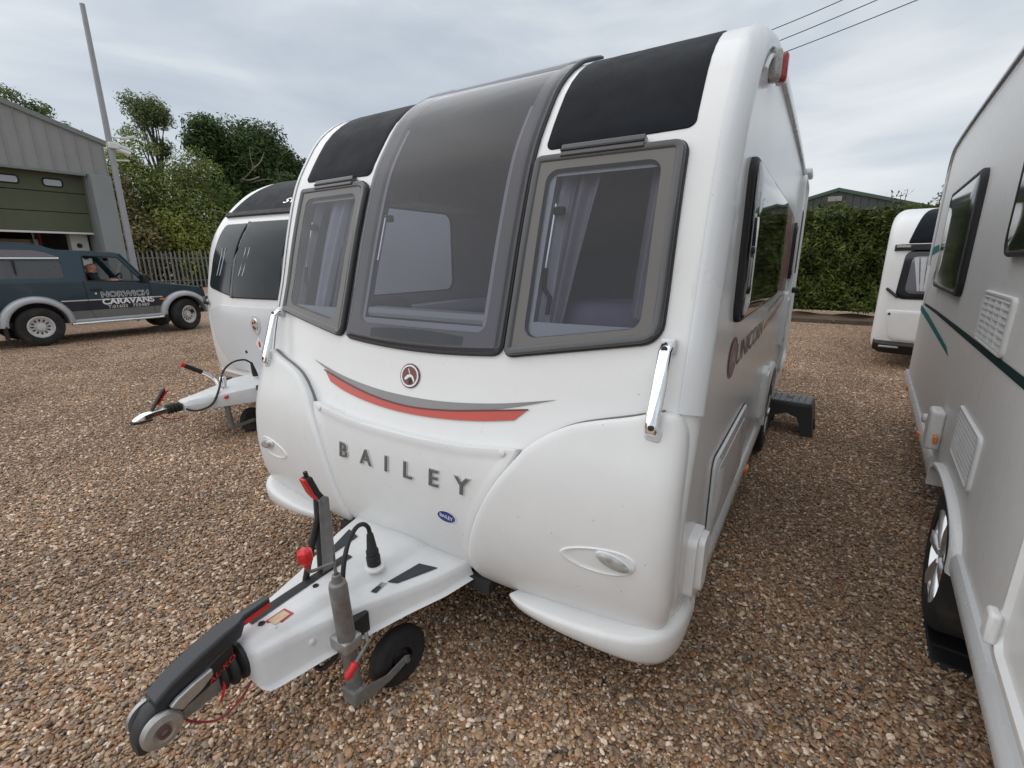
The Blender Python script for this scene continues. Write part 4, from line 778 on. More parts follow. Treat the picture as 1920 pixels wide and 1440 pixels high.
for P in (rr(-2.37, -.80, 1.36, 2.11, .09), rr(-5.05, -3.50, 1.60, 2.2, .09)):
    f3 = s3rings(P, ((1.02, 0), (1.02, .022), (1.0, .032), (.955, .034), (.93, .02)), 'window_frame', BLACK, close=False); s3rings(P, ((.99, .02), (.94, .030), (.90, .036)), 'pane', GL2, f3)
def vent(y0, y1, z0, z1, cols, rows):
    P = rr(y0, y1, z0, z1, .03); v_ = s3rings(P, ((1.0, 0), (1.0, .010), (.98, .014), (.90, .0145), (.87, .008)), 'vent_grille', WHITE2)
    s3rings(P, ((.9, .002),), 'vent_void', DARKST, v_)
    for r in range(rows+1):
        z = z0+(z1-z0)*(.10+.8*r/rows); MB().box((-.008, (y0+y1)/2, z), (.010, (y1-y0)*.86, (z1-z0)*.8/rows*.38), Matrix.Rotation(.3, 3, 'Y')).build('slat', WHITE2, v_, smooth=0)
    for c_ in range(1, cols):
        y = y0+(y1-y0)*(.08+.84*c_/cols); MB().box((-.009, y, (z0+z1)/2), (.010, .014, (z1-z0)*.84)).build('mullion', WHITE2, v_, smooth=0)
vent(-3.83, -3.17, 1.20, 1.44, 4, 7); vent(-3.85, -3.25, .62, .87, 1, 9)
GREENK = mat('dark_green_decal', (.012, .035, .038), .7, spec=.1); TEAL = mat('teal_decal', (.02, .17, .17), .7, spec=.1)
def s3poly(name, m, pts, h=.003): return MB().add([(-h, a, b) for a, b in pts], [tuple(range(len(pts)))]).build(name, m, S3, smooth=0)
s3poly('dark_stripe', GREENK, [(-.05, 1.13), (-.05, 1.155), (-1.2, 1.175), (-6, 1.215), (-6, 1.172), (-1.2, 1.147)])
s3poly('teal_stripe', TEAL, [(.30, 1.05), (.30, 1.11), (-.6, 1.09), (-2.2, 1.02), (-2.4, .98), (-.6, 1.03)])
s3poly('teal_flick', TEAL, [(.30, 1.62), (.30, 1.70), (-.25, 1.72), (-.35, 1.66)])
s3poly('dark_flick', GREENK, [(.1, 1.12), (.06, 1.13), (-.30, 1.42), (-.42, 1.50), (-.40, 1.46), (-.22, 1.36)])
# wheel, arch, skirt
wheel(S3, (.095, -3.55, .155), (-1, 0, 0), .348, .21, mat('bright_alloy', (.72, .73, .75), .25, metal=.85), spokes=6, rimr=.66)
MB().loft([[(-o, -3.45+(y+3.45)*r, .30+(z-.30)*r) for o, r in ((-.02, 1.10), (.022, 1.10), (.036, 1.06), (.036, 1.0), (-.06, .98))] for y, z in AR]).build('wheel_arch', WHITE2, S3, smooth=50)
ib = MB().box((.35, -3.42, .62), (.04, 1.0, .6)); ib.build('arch_liner', BLACK, S3, smooth=0)
s3s = MB()
for y0, y1 in ((.28, -2.92), (-3.98, -6.0)): s3s.loft([[(-a, y, b) for a, b in ((-.02, .40), (.016, .40), (.03, .375), (.03, .33), (.014, .305), (-.02, .30))] for y in (y0, y1)])
s3s.build('side_skirt', TRIM, S3, smooth=40)
for y in (-.5, -2.1, -2.88): MB().box((-.032, y, .35 if y > -2.5 else .56), (.02, .07, .045)).build('side_marker', ORANGE, S3, bevel=.005)
MB().lathe([(.05, 0), (.05, .02), (.03, .03), (.03, .06), (.02, .065)], (-.0, -2.42, .56), (-1, 0, 0), 20).build('water_inlet', WHITE2, S3)
MB().box((-.035, -2.78, .60), (.07, .16, .24)).build('mains_hatch', WHITE2, S3, bevel=.02, seg=3)
d3 = s3rings(rr(-5.35, -4.70, .46, 1.32, .05), ((1.0, 0), (1.0, .022), (.95, .030), (.90, .030), (.88, .014)), 'locker_door', WHITE2); s3rings(rr(-5.30, -4.74, .50, 1.28, .04), ((.97, .012),), 'locker_skin', PALE, d3)
MB().box((-.04, -4.72, .56), (.03, .06, .10)).build('locker_catch', WHITE2, d3, bevel=.01)
MB().box((.95, -2.8, .34), (1.8, 5.6, .06)).build('chassis', DARKST, S3, smooth=0)
lr = thing('levelling_ramp', 'black levelling ramp under the wheel of the right hand caravan', 'ramp', Vector((2.23, 4.255, 0))+Matrix.Rotation(TH, 3, 'Z') @ Vector((.13, -3.30, -.045)), TH)
MB().prism([(-.13, .45, 0), (-.13, -.22, 0), (-.13, -.17, .05), (-.13, .05, .06)], (.26, 0, 0)).build('wedge', BLACK, lr, smooth=0, bevel=.006)
for k in range(6): MB().box((0, .38-.09*k, .012+.0095*k), (.25, .015, .012)).build('rib', BLACK, lr, smooth=0)

# ================================================================ far caravan by the hedge
S4 = thing('touring_caravan', 'small distant white caravan with dark top panel parked before the hedge', 'caravan', (3.2, 7.3, 0), -.13)
P4 = [(.10, .24), (.03, .30), (0, .45), (-.01, .8), (.0, 1.1), (.03, 1.5), (.09, 1.8), (.16, 2.0), (.28, 2.15), (.5, 2.25), (.9, 2.32), (2.0, 2.36), (4.2, 2.34), (4.7, 2.2), (4.8, 1.6), (4.8, .5), (4.7, .3)]
K4 = Skin(P4, 1.08, .16, .12, (1.2, 1.7, 2.2)); t4 = list(np.linspace(0, K4.t[-1], 80)); K4.hull(K4.cols((), 20), t4).build('body_shell', WHITE, S4, smooth=45)
for s in (1, -1): side_plate(K4, t4, s*1.08, [], 'side_panel', WHITE, S4)
def k4poly(name, c, rad, m, parent, h=.006, e=10): return rings_mesh(MB(), [(rpoly([(a, K4.tz(b)) for a, b in c], rad, i, 6, e), hh) for i, hh in ((0, 0), (.002, h), (.012, h+.006))], K4.m, 6).build(name, m, parent, smooth=45)
k4poly('top_panel', [(-.84, 1.80), (.84, 1.80), (.66, 2.29), (-.66, 2.29)], [.02, .02, .2, .2], BLACKP, S4)
MB().loft([[K4.mz(x, z, h) for z, h in ((1.70, .0), (1.70, .05), (1.76, .06), (1.79, .0))] for x in np.linspace(-.98, .98, 24)]).build('lamp_rail', BLACK, S4, smooth=40)
for s in (1, -1): MB().box(K4.mz(s*.88, 1.745, .05), (.16, .05, .03)).build('marker_lamp', CLEARL, S4, bevel=.008)
k4w = k4poly('front_window', [(-.88, 1.02), (.88, 1.02), (.84, 1.70), (-.84, 1.70)], .10, BLACKG, S4, .012)
k4poly('pane', [(-.78, 1.10), (.78, 1.10), (.76, 1.62), (-.76, 1.62)], .08, mat('dim_window', (.12, .13, .15), .08, coat=.5), k4w, .022)
for x0, x1 in ((-.74, -.42), (.42, .74)): MB().grid(lambda u, v: K4.mz(x0+(x1-x0)*u*(.45+.55*v)+.1*(1-v), 1.14+.46*v, .034+.008*math.sin(u*24)), 24, 4).build('curtain', mat('net_curtain', (.5, .5, .52), .8), k4w, smooth=60)
k4poly('locker_lid', [(-.86, .42), (.86, .42), (.96, .86), (-.96, .86)], [.1, .1, .05, .05], WHITE2, S4, .012)
k4poly('number_plate_panel', [(-.62, .42), (.62, .42), (.45, .62), (-.45, .62)], .06, mat('lid_grey', (.55, .57, .59), .25), S4, .022)
for s in (1, -1): MB().tube([K4.mz(s*.98, 1.16, .0), K4.mz(s*.97, 1.15, .05), K4.mz(s*.86, 1.06, .05), K4.mz(s*.85, 1.05, 0)], .02, 8).build('grab_handle', BLACK, S4, smooth=50); MB().lathe([(.02, 0), (.018, .01)], K4.mz(s*.9, .8, .012), (0, -1, 0), 10).build('lid_lock', DARKST, S4)
MB().loft([[K4.m(x, tt, h) for tt, h in ((0, 0), (0, .04), (K4.tz(.36), .05), (K4.tz(.40), .0))] for x in np.linspace(-1.04, 1.04, 24)]).build('bumper', BLACK, S4, smooth=45)
for s in (1, -1): MB().box(K4.mz(s*.84, .335, .055), (.24, .03, .03)).build('bumper_lamp', CLEARL, S4, bevel=.008)
MB().box((-.2, 1.6, 2.39), (.5, .5, .07)).build('roof_light', WHITE2, S4, bevel=.02)
wheel(S4, (-1.0, 2.6, .30), (-1, 0, 0), .30, .19, BADGE, spokes=5); wheel(S4, (1.0, 2.6, .30), (1, 0, 0), .30, .19, BADGE, spokes=5)

# ================================================================ plastic step beside the main caravan
stp = thing('step_stool', 'black plastic step stool with arched legs standing beside the large caravan', 'step stool', (1.30, 3.66, 0), -.06)
H_ = .30
tp = [(-.19, -.155), (.19, -.155), (.19, .155), (-.19, .155)]
s_ = MB(); s_.loft([[(x*k, y*k, z) for x, y in rpoly(tp, .02, 0, 3, 1)] for k, z in ((1.03, H_-.03), (1.0, H_-.004), (.985, H_))]); s_.build('step_top', mat('black_plastic', (.03, .031, .034), .45), stp, smooth=40)
BP = MATS['black_plastic']
for y, s in ((-.155, -1), (.155, 1)):
    A_ = [(-.235, 0), (-.135, 0), (-.12, .10), (-.085, .165), (0, .195), (.085, .165), (.12, .10), (.135, 0), (.235, 0), (.192, H_-.025), (-.192, H_-.025)]
    MB().prism([(a, y+s*.035*(1-b/H_), b) for a, b in A_], (0, -s*.012, 0)).build('leg_panel', BP, stp, smooth=0)
for s in (-1, 1):
    A_ = [(-.19, 0), (-.09, 0), (-.06, .13), (.06, .13), (.09, 0), (.19, 0), (.155, H_-.025), (-.155, H_-.025)]
    MB().prism([(s*(.235-.042*b/H_), a, b) for a, b in A_], (-s*.012, 0, 0)).build('leg_panel', BP, stp, smooth=0)
pad = MB().box((0, 0, 0), (.042, .028, .008)).mesh('tread_pad', mat('tread_pad', (.30, .31, .32), .5), 0)
for i in range(7):
    for j in range(6):
        if i == 3 and j in (2, 3): continue
        o = bpy.data.objects.new('tread_pad', pad); link(o, stp); o.location = (-.156+.052*i, -.12+.048*j, H_+.002)
# ================================================================ off-road car and its driver
PET = mat('petrol_paint', (.008, .036, .056), .22, coat=.4, noise=(2.5, .15)); CSIL = mat('silver_paint', (.42, .43, .44), .3, metal=.35, coat=.4, noise=(5, .12))
CGREY = mat('grey_band', (.17, .17, .165), .45, noise=(6, .2)); NAVY = mat('navy_band', (.012, .016, .028), .3, coat=.4)
CR = (-12.3, 2.7, 0); CAR = thing('off_road_car', 'dark teal off-road car with silver wheel flares parked before the workshop', 'car', CR)
def cm(X, Y, z): return (X-CR[0], Y-CR[1], z)
NEAR, FAR = -11.5, -13.1
def sx_(s, z): 
    w = max(0., z-1.2)*.2; return NEAR-w if s > 0 else FAR+w
arc = lambda c, r, n=14, zc=.40: [(c-r*math.cos(math.pi*k/n), zc+r*.98*math.sin(math.pi*k/n)) for k in range(n+1)]
LOW = [(.35, .48)]+arc(1.42, .46)+arc(4.06, .44)+[(4.52, .52), (4.55, .74), (4.515, .955), (4.42, 1.0), (3.9, 1.085), (3.38, 1.16), (.35, 1.22)]
BANDZ = .62
for s in (1, -1):
    plate(LOW, [], lambda a, b: cm(sx_(s, b), a, b)).build('body_side', PET, CAR, smooth=0)
    X1 = (NEAR+.004) if s > 0 else (FAR-.004)
    MB().add([cm(X1, a, b) for a, b in ((1.88, .41), (3.62, .41), (3.62, BANDZ), (1.88, BANDZ))], [(0, 1, 2, 3)]).build('silver_band', CGREY, CAR, smooth=0)
    MB().add([cm(X1, a, b) for a, b in ((1.86, BANDZ), (3.62, BANDZ), (3.64, .81), (1.84, .82))], [(0, 1, 2, 3)]).build('navy_band', NAVY, CAR, smooth=0)
    MB().add([cm(X1+s*.001, a, b) for a, b in ((1.82, .825), (3.62, .815), (3.62, .835), (1.82, .845))], [(0, 1, 2, 3)]).build('pinstripe', TRIM, CAR, smooth=0)
    for c, r in ((1.42, .46), (4.06, .44)):
        MB().loft([[cm((NEAR if s > 0 else FAR)+s*o, c+(y-c)*k, .40+(z-.40)*k) for o, k in ((-.02, 1.26), (.03, 1.24), (.085, 1.12), (.10, 1.02), (.09, .97), (-.15, .95))] for y, z in arc(c, r, 24)]).build('wheel_flare', CSIL, CAR, smooth=50)
        MB().box(cm((NEAR if s > 0 else FAR)+s*.0, c-r-.03, .30), (.26, .02, .26)).build('mud_flap', BLACK, CAR, smooth=0)
    MB().tube([cm((NEAR if s > 0 else FAR)+s*.05, 1.90, .37), cm((NEAR if s > 0 else FAR)+s*.05, 3.58, .37)], .028, 10).build('side_bar', CHROME, CAR)
    MB().tube([cm((NEAR if s > 0 else FAR)+s*.02, 1.90, .42), cm((NEAR if s > 0 else FAR)+s*.02, 3.58, .42)], .035, 10).build('sill', CSIL, CAR)
    GH = [(.35, 1.22), (3.38, 1.16), (2.99, 1.765), (2.90, 1.80), (2.05, 1.825), (1.90, 1.86), (1.72, 1.93), (1.45, 1.955), (.35, 1.965)]
    H1 = rr(.45, 1.97, 1.29, 1.64, .05); H2 = rpoly([(2.30, 1.225), (3.27, 1.185), (2.93, 1.70), (2.33, 1.735)], .03, 0, 4, 1)
    plate(GH, [H1, H2], lambda a, b: cm(sx_(s, b), a, b)).build('cab_side', PET, CAR, smooth=0, solid=.03)
    wn = MB().add([cm(sx_(s, b)-s*.012, a, b) for a, b in H1], [tuple(range(len(H1)))]).build('rear_window', glass('rear_glass', (.55, .60, .62), 1, .2, (.36, .40, .42)) if 'rear_glass' not in MATS else MATS['rear_glass'], CAR, smooth=0)  # pale diffuse share puts the sky's reflection into the glass colour
    MB().box(cm(sx_(s, 1.47)+s*.003, 1.28, 1.465), (.012, .03, .36)).build('window_bar', BLACK, wn, smooth=0)
    MB().box(cm(sx_(s, 1.68)+s*.006, 1.16, 1.685), (.012, 1.6, .03)).build('chrome_strip', CHROME, CAR, smooth=0)
    MB().add([cm(sx_(s, b)+s*.004, a, b) for a, b in ((.4, 1.71), (1.95, 1.71), (1.78, 1.79), (1.6, 1.83), (.4, 1.85))], [(0, 1, 2, 3, 4)]).build('upper_strip', mat('mauve_grey', (.16, .14, .15), .4), CAR, smooth=0)
    MB().tube([cm(sx_(s, b)+s*.004, a, b) for a, b in H2+[H2[0]]], .012, 6, False).build('window_seal', BLACK, CAR)
    # door edge, handle, mirror, lamp
    X2 = (NEAR+.0035) if s > 0 else (FAR-.0035)
    for a, b, c_, d in ((2.24, 1.22, 2.26, .62), (2.26, .62, 2.34, .42), (3.40, 1.15, 3.42, .42)): MB().tube([cm(X2, a, b), cm(X2, c_, d)], .005, 5).build('door_gap', BLACK, CAR)
    MB().box(cm(X2+s*.01, 2.42, 1.04), (.03, .17, .05)).build('door_handle', BLACK, CAR, bevel=.01); MB().box(cm(X2+s*.004, 2.40, .96), (.012, .03, .03)).build('door_lock', CHROME, CAR)
    MB().box(cm(X2+s*.10, 3.30, 1.24), (.18, .10, .19)).build('door_mirror', BLACK, CAR, bevel=.025, seg=3)
    MB().box(cm(X2+s*.006, 3.60, .77), (.015, .10, .04)).build('side_repeater', ORANGE, CAR, bevel=.004)
X2 = NEAR+.006
text_obj('door_lettering', 'NORWICH', NAVY, CAR, lambda a, b, c: cm(X2+.003, 2.92+a, .925+b), .155, .0, 0, 1.15)
text_obj('lettering_outline', 'NORWICH', mat('outline_print', (.75, .76, .77), .5), CAR, lambda a, b, c: cm(X2, 2.92+a, .925+b), .155, .050, 0, 1.15)
text_obj('door_lettering', 'CARAVANS', WHITEP, CAR, lambda a, b, c: cm(X2, 2.96+a, .775+b), .165, .035, 0, 1.13)
text_obj('door_lettering', 'T:01603', mat('grey_print', (.5, .5, .48), .5), CAR, lambda a, b, c: cm(X2, 2.74+a, .665+b), .095, .02, 0, 1.15); text_obj('door_lettering', '755489', MATS['grey_print'], CAR, lambda a, b, c: cm(X2, 3.17+a, .665+b), .095, .02, 0, 1.15)
# roof, bonnet, nose, screens
def xw(u, z, crown=0.): return (lambda a, b: a+(b-a)*u)(FAR+max(0, z-1.2)*.2, NEAR-max(0, z-1.2)*.2)
def strip(name, prof, m, crown=.02, **k): 
    P = catmull(prof, 4); n = len(P)-1
    return MB().grid(lambda u, v: cm(xw(u, P[int(round(v*n))][1]), P[int(round(v*n))][0], P[int(round(v*n))][1]+crown*(1-(2*u-1)**4)), 14, n).build(name, m, CAR, smooth=45, **k)
strip('roof', [(2.99, 1.765), (2.90, 1.80), (2.5, 1.815), (2.05, 1.825), (1.90, 1.86), (1.72, 1.93), (1.45, 1.955), (.9, 1.965), (.35, 1.965)], PET, .03)
strip('bonnet', [(3.38, 1.155), (3.9, 1.08), (4.42, 1.0), (4.515, .965), (4.55, .74), (4.52, .52)], PET, .035)
strip('rear_panel', [(.35, 1.965), (.30, 1.6), (.30, .9), (.35, .48)], PET, 0)
P_ = [cm(xw(.03, 1.16), 3.375, 1.17), cm(xw(.97, 1.16), 3.375, 1.17), cm(xw(.96, 1.76), 2.995, 1.755), cm(xw(.04, 1.76), 2.995, 1.755)]
MB().add(P_, [(0, 1, 2, 3)]).build('windscreen', CARG, CAR, smooth=0)
for u in (0, 1): MB().tube([cm(xw(u, 1.16), 3.39, 1.16), cm(xw(u, 1.77), 2.98, 1.775)], .028, 8).build('screen_pillar', PET, CAR)
fb = MB().box(cm(-12.3, 4.60, .60), (1.66, .16, .17)).build('front_bumper', CSIL, CAR, bevel=.04, seg=3)
MB().box(cm(-12.3, .24, .56), (1.7, .22, .2)).build('rear_bumper', CSIL, CAR, bevel=.04, seg=3)
MB().box(cm(-12.3, 4.55, .80), (1.1, .05, .14)).build('radiator_grille', BLACK, CAR); 
for dx in (-.62, .62): MB().box(cm(-12.3+dx, 4.545, .80), (.22, .05, .15)).build('headlight', CLEARL, CAR, bevel=.01)
MB().box(cm(-12.3, 2.5, .44), (1.5, 4.0, .10)).box(cm(-12.3, 1.42, .62), (1.1, 1.2, .4)).box(cm(-12.3, 4.0, .62), (1.05, 1.0, .4)).build('underbody', BLACK, CAR, smooth=0)
MB().box(cm(-12.3, 3.2, 1.10), (1.5, .35, .2)).build('dashboard', BLACK, CAR, bevel=.04, seg=3)
for X in (-11.88, -12.72):
    MB().box(cm(X, 2.45, .85), (.48, .5, .16)).box(cm(X, 2.23, 1.15), (.46, .13, .62), Matrix.Rotation(.16, 3, 'X')).box(cm(X, 2.16, 1.56), (.24, .09, .16)).build('seat', mat('seat_cloth', (.10, .10, .11), .9), CAR, smooth=40, bevel=.04, seg=3)
swc = Vector(cm(-11.90, 2.94, 1.20)); a_, b_ = frame_of((0, -.85, .5))
sw = MB().tube([swc+a_*(.185*math.cos(w))+b_*(.185*math.sin(w)) for w in np.linspace(0, 2*math.pi, 29)], .015, 8, False); sw.tube([swc-a_*.18, swc+a_*.18], .014, 6); sw.tube([swc, swc-b_*.18], .014, 6); sw.build('steering_wheel', BLACK, CAR)
MB().box(cm(-12.25, 2.93, 1.66), (.22, .03, .06)).build('interior_mirror', BLACK, CAR, bevel=.01)
RW = mat('white_steel_rim', (.66, .65, .64), .4, noise=(20, .2))
ax = (math.cos(.42), math.sin(.42), 0)
wheel(CAR, cm(-11.53, 1.42, .37), (1, 0, 0), .37, .24, RW, holes=12, rimr=.56); wheel(CAR, cm(-11.56, 4.06, .37), ax, .37, .24, RW, holes=12, rimr=.56)
wheel(CAR, cm(-13.07, 1.42, .37), (-1, 0, 0), .37, .24, RW, holes=12, rimr=.56); wheel(CAR, cm(-13.04, 4.06, .37), (-ax[0], -ax[1], 0), .37, .24, RW, holes=12, rimr=.56)
# driver: one continuous skinned body, shirt as a child
SKIN = mat('skin', (.56, .27, .20), .5, noise=(12, .12)); SHIRT = mat('black_shirt', (.008, .008, .01), .85)
def skinned(name, pts, edges, rad, m, parent, root=0, sub=2):
    me = bpy.data.meshes.new(name); me.from_pydata(pts, edges, []); me.update(); me.materials.append(m)
    o = bpy.data.objects.new(name, me); link(o, parent); q = o.modifiers.new('skin', 'SKIN'); q.use_smooth_shade = True
    if not me.skin_vertices: me.attributes.new  # layer comes with the modifier
    bm = bmesh.new(); bm.from_mesh(me); ly = bm.verts.layers.skin.verify()
    for i, v_ in enumerate(bm.verts): v_[ly].radius = (rad[i], rad[i]) if not hasattr(rad[i], '__len__') else rad[i]; v_[ly].use_root = (i == root)
    bm.to_mesh(me); bm.free(); q = o.modifiers.new('subdivision', 'SUBSURF'); q.levels = sub; q.render_levels = sub; return o
PX, PY = -11.84, 2.47
PE = thing('person', 'bald person in a black shirt sitting at the wheel with an arm on the sill', 'person', (PX, PY, -.035))
pt = [(0, -.02, .95), (0, -.04, 1.12), (0, -.03, 1.28), (0, .0, 1.37), (0, .02, 1.43), (0, .035, 1.50), (0, .045, 1.56), (0, .03, 1.60),
      (.17, 0, 1.31), (.24, .10, 1.16), (.27, .30, 1.235), (.20, .42, 1.25), (-.17, .0, 1.31), (-.20, .16, 1.14), (-.12, .36, 1.24), (-.08, .42, 1.27),
      (.10, .05, .93), (.11, .42, .95), (.11, .55, .62), (-.10, .05, .93), (-.11, .42, .95), (-.11, .55, .62)]
ed = [(0, 1), (1, 2), (2, 3), (3, 4), (4, 5), (5, 6), (6, 7), (3, 8), (8, 9), (9, 10), (10, 11), (3, 12), (12, 13), (13, 14), (14, 15), (0, 16), (16, 17), (17, 18), (0, 19), (19, 20), (20, 21)]
ra = [(.16, .12), (.17, .12), (.18, .12), (.09, .08), .066, (.090, .104), (.096, .114), (.070, .084), .07, .052, .042, .035, .07, .052, .042, .035, .09, .08, .06, .09, .08, .06]
skinned('body', pt, ed, ra, SKIN, PE)
skinned('shirt', [(0, -.02, .95), (0, -.04, 1.12), (0, -.03, 1.28), (0, -.005, 1.385), (.18, 0, 1.32), (.25, .10, 1.165), (.265, .20, 1.20), (-.18, 0, 1.32), (-.21, .14, 1.155), (-.17, .25, 1.19)], [(0, 1), (1, 2), (2, 3), (3, 4), (4, 5), (5, 6), (3, 7), (7, 8), (8, 9)], [(.185, .145), (.195, .145), (.20, .14), (.10, .09), .09, .068, .06, .09, .068, .06], SHIRT, PE)
hp = bpy.data.objects['body']
MB().lathe([(.004, 0), (.014, .012), (.018, .03), (.010, .045)], (0, .148, 1.555), (0, -.25, -1), 10).build('nose', SKIN, hp, smooth=60)
for s in (1, -1):
    MB().lathe([(.002, 0), (.016, .004), (.024, .010), (.018, .018)], (s*.094, .035, 1.53), (s, -.3, 0), 12).build('ear', SKIN, hp, smooth=60)
    MB().lathe([(.002, 0), (.010, .003), (.011, .01)], (s*.035, .142, 1.56), (0, 1, 0), 10).build('eye', mat('eye_dark', (.04, .03, .03), .3), hp)
    for k in range(4): 
        b0 = Vector((.20, .42, 1.25)) if s > 0 else Vector((-.08, .42, 1.27)); MB().tube([b0+Vector((-.03+.02*k, .01, .01)), b0+Vector((-.03+.02*k-.01, .06, .015)), b0+Vector((-.03+.02*k-.02, .075, -.015))], [.010, .009, .007], 7).build('finger', SKIN, hp, smooth=60)
    MB().tube([b0+Vector((-.035, -.01, 0)), b0+Vector((-.05, .03, .02)), b0+Vector((-.045, .055, .02))], [.011, .010, .008], 7).build('thumb', SKIN, hp, smooth=60)
MB().tube([(-.022, .136, 1.478), (0, .142, 1.476), (.022, .136, 1.478)], .005, 6).build('mouth', mat('lips', (.30, .12, .10), .5), hp)
MB().loft([[(.088*math.sin(w), .035+.105*math.cos(w)*k, 1.47+dz) for w in np.linspace(-1.3, 1.3, 9)] for k, dz in ((1.0, .0), (1.02, -.02), (.95, -.045))], cap=False).build('grey_beard', mat('grey_stubble', (.30, .24, .22), .9), hp, smooth=60)

# ================================================================ workshop building
CLAD = mat('grey_cladding', (.31, .315, .305), .5, noise=(1.2, .12), bump=(3, .02)); CLADD = mat('green_grey_steel', (.21, .235, .225), .45, noise=(2, .12)); DOORG = mat('olive_door', (.10, .115, .065), .6, noise=(1.5, .14), bump=(90, .05))
weather(CLAD, (.19, .19, .17), .6, (5, 5, .6), (.5, .75), False); weather(DOORG, (.06, .065, .045), .5, (5, 5, .8), (.5, .75), False); weather(PET, (.09, .085, .075), .5, (3, 3, 3), (.5, .75), False); weather(CSIL, (.25, .23, .2), .5, (4, 4, 4), (.5, .75), False)
BD = thing('workshop', 'grey clad workshop with a half raised olive door behind the teal car', 'building', (-17, 4.96, 0))
AP = -4.6; rz_ = lambda y: 5.02+(-y)*.31 if y > AP else 5.02-AP*.31-(AP-y)*.31
pw = .30; yy = 0.0
for k in range(30):
    y1, y0 = -pw*k, -pw*(k+1)
    p = MB().prism([(0, y0+.012, 4.08), (0, y1-.012, 4.08), (0, y1-.012, rz_(y1)-.06), (0, y0+.012, rz_(y0)-.06)], (.03, 0, 0)); p.prism([(.0, y1-.012, 4.08), (.0, y1+.012, 4.08), (.0, y1+.012, rz_(y1)-.06), (0, y1-.012, rz_(y1)-.06)], (.055, 0, 0)); p.build('cladding_panel', CLAD, BD, smooth=0)
MB().prism([(-.12, .10, rz_(0)-.10), (-.12, .10, rz_(0)+.03), (-.12, AP, rz_(AP)+.06), (-.12, 2*AP, rz_(0)+.03), (-.12, 2*AP, rz_(0)-.10), (-.12, AP, rz_(AP)-.06)], (.22, 0, 0)).build('verge_flashing', CLADD, BD, smooth=0)
MB().add([(0, .1, rz_(0)), (0, AP, rz_(AP)), (0, 2*AP, rz_(0)), (-26, .1, rz_(0)), (-26, AP, rz_(AP)), (-26, 2*AP, rz_(0))], [(0, 1, 4, 3), (1, 2, 5, 4)]).build('roof', CLADD, BD, smooth=0)
MB().box((.0, -.27, 2.03), (.50, .50, 4.06)).build('corner_column', mat('column_grey', (.30, .32, .325), .5, noise=(2, .1)), BD, smooth=0, bevel=.01)
MB().box((-13, -.02, 2.5), (25.6, .1, 5.0)).build('end_wall', CLAD, BD, smooth=0)
MB().box((.02, -4.85, 4.05), (.10, 8.6, .06)).build('drip_sill', CLADD, BD, smooth=0)
for k in range(3):
    z0 = 2.46+.54*k; d = MB().box((-.28, -4.5, z0+.265), (.06, 8.0, .525)).build('door_section', DOORG, BD, smooth=0, bevel=.012)
    if k == 2:
        for y in (-1.25, -2.16, -3.07, -3.98):
            P = rr(y-.21, y+.21, 3.68, 3.88, .07); MB().add([(-.242, a, b) for a, b in P], [tuple(range(len(P)))]).build('door_pane', mat('door_glass', (.46, .50, .53), .12), d, smooth=0)
            MB().tube([(-.24, a, b) for a, b in P+[P[0]]], .02, 6, False).build('pane_seal', BLACK, d)
MB().box((-.28, -4.5, 2.435), (.08, 8.0, .05)).build('door_bottom_bar', WHITE2, BD, smooth=0)
MB().box((-13, -9.2, 2.5), (25.6, .1, 5.0)).build('end_wall', CLAD, BD, smooth=0); MB().box((0, -8.85, 2.03), (.5, .5, 4.06)).build('corner_column', MATS['column_grey'], BD, smooth=0, bevel=.01)
MB().box((-.55, -.54, 2.2), (1.0, .06, 4.3)).build('door_reveal', CLADD, BD, smooth=0)
MB().box((-9, AP, .02), (17.5, 9.0, .04)).build('workshop_floor', mat('workshop_concrete', (.12, .11, .10), .8), BD, smooth=0)
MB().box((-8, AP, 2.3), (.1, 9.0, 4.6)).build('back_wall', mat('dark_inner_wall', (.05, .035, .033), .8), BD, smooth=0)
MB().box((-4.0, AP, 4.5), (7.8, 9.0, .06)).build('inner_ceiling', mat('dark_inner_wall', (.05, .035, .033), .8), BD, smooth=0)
INR = mat('racking_red', (.22, .03, .03), .5)
rk = thing('storage_rack', 'red framed storage rack inside the dark workshop doorway', 'rack', (-18.7, 2.7, .04))
for y in (-1.6, -.2, .8): MB().box((0, y, 1.5), (.08, .08, 3.0)).build('upright', INR, rk, smooth=0)
for z in (.8, 1.7, 2.5): MB().box((0, -.4, z), (.7, 2.5, .06)).build('shelf', INR, rk, smooth=0)
for nm, lab, y, z, sy, sz, col in (('cardboard_box', 'brown cardboard box on the red rack in the workshop', .25, 1.98, .7, .50, (.30, .22, .16)), ('tall_carton', 'pale upright carton on the rack beside the brown box', .62, 1.98, .16, .5, (.48, .44, .40))):
    o = MB().box((-18.7, 2.7+y, z+.04), (.5, sy, sz)).build(nm, mat(nm+'_skin', col, .8, noise=(4, .2)), smooth=0, bevel=.01); tag(o, lab, 'box' if 'box' in nm else 'carton')
cbx = thing('electric_cabinet', 'white electrical cabinet standing behind the workshop corner column', 'cabinet', (-17.75, 4.12, .04))
MB().box((0, 0, 1.2), (.3, .42, 2.4)).build('case', mat('cabinet_white', (.55, .55, .53), .5), cbx, smooth=0, bevel=.01); MB().lathe([(.07, 0), (.06, .03)], (.15, -.02, 2.05), (1, 0, 0), 14).build('dial', BLACK, cbx); MB().box((.155, .06, 1.72), (.02, .12, .14)).build('switch_panel', DARKST, cbx)
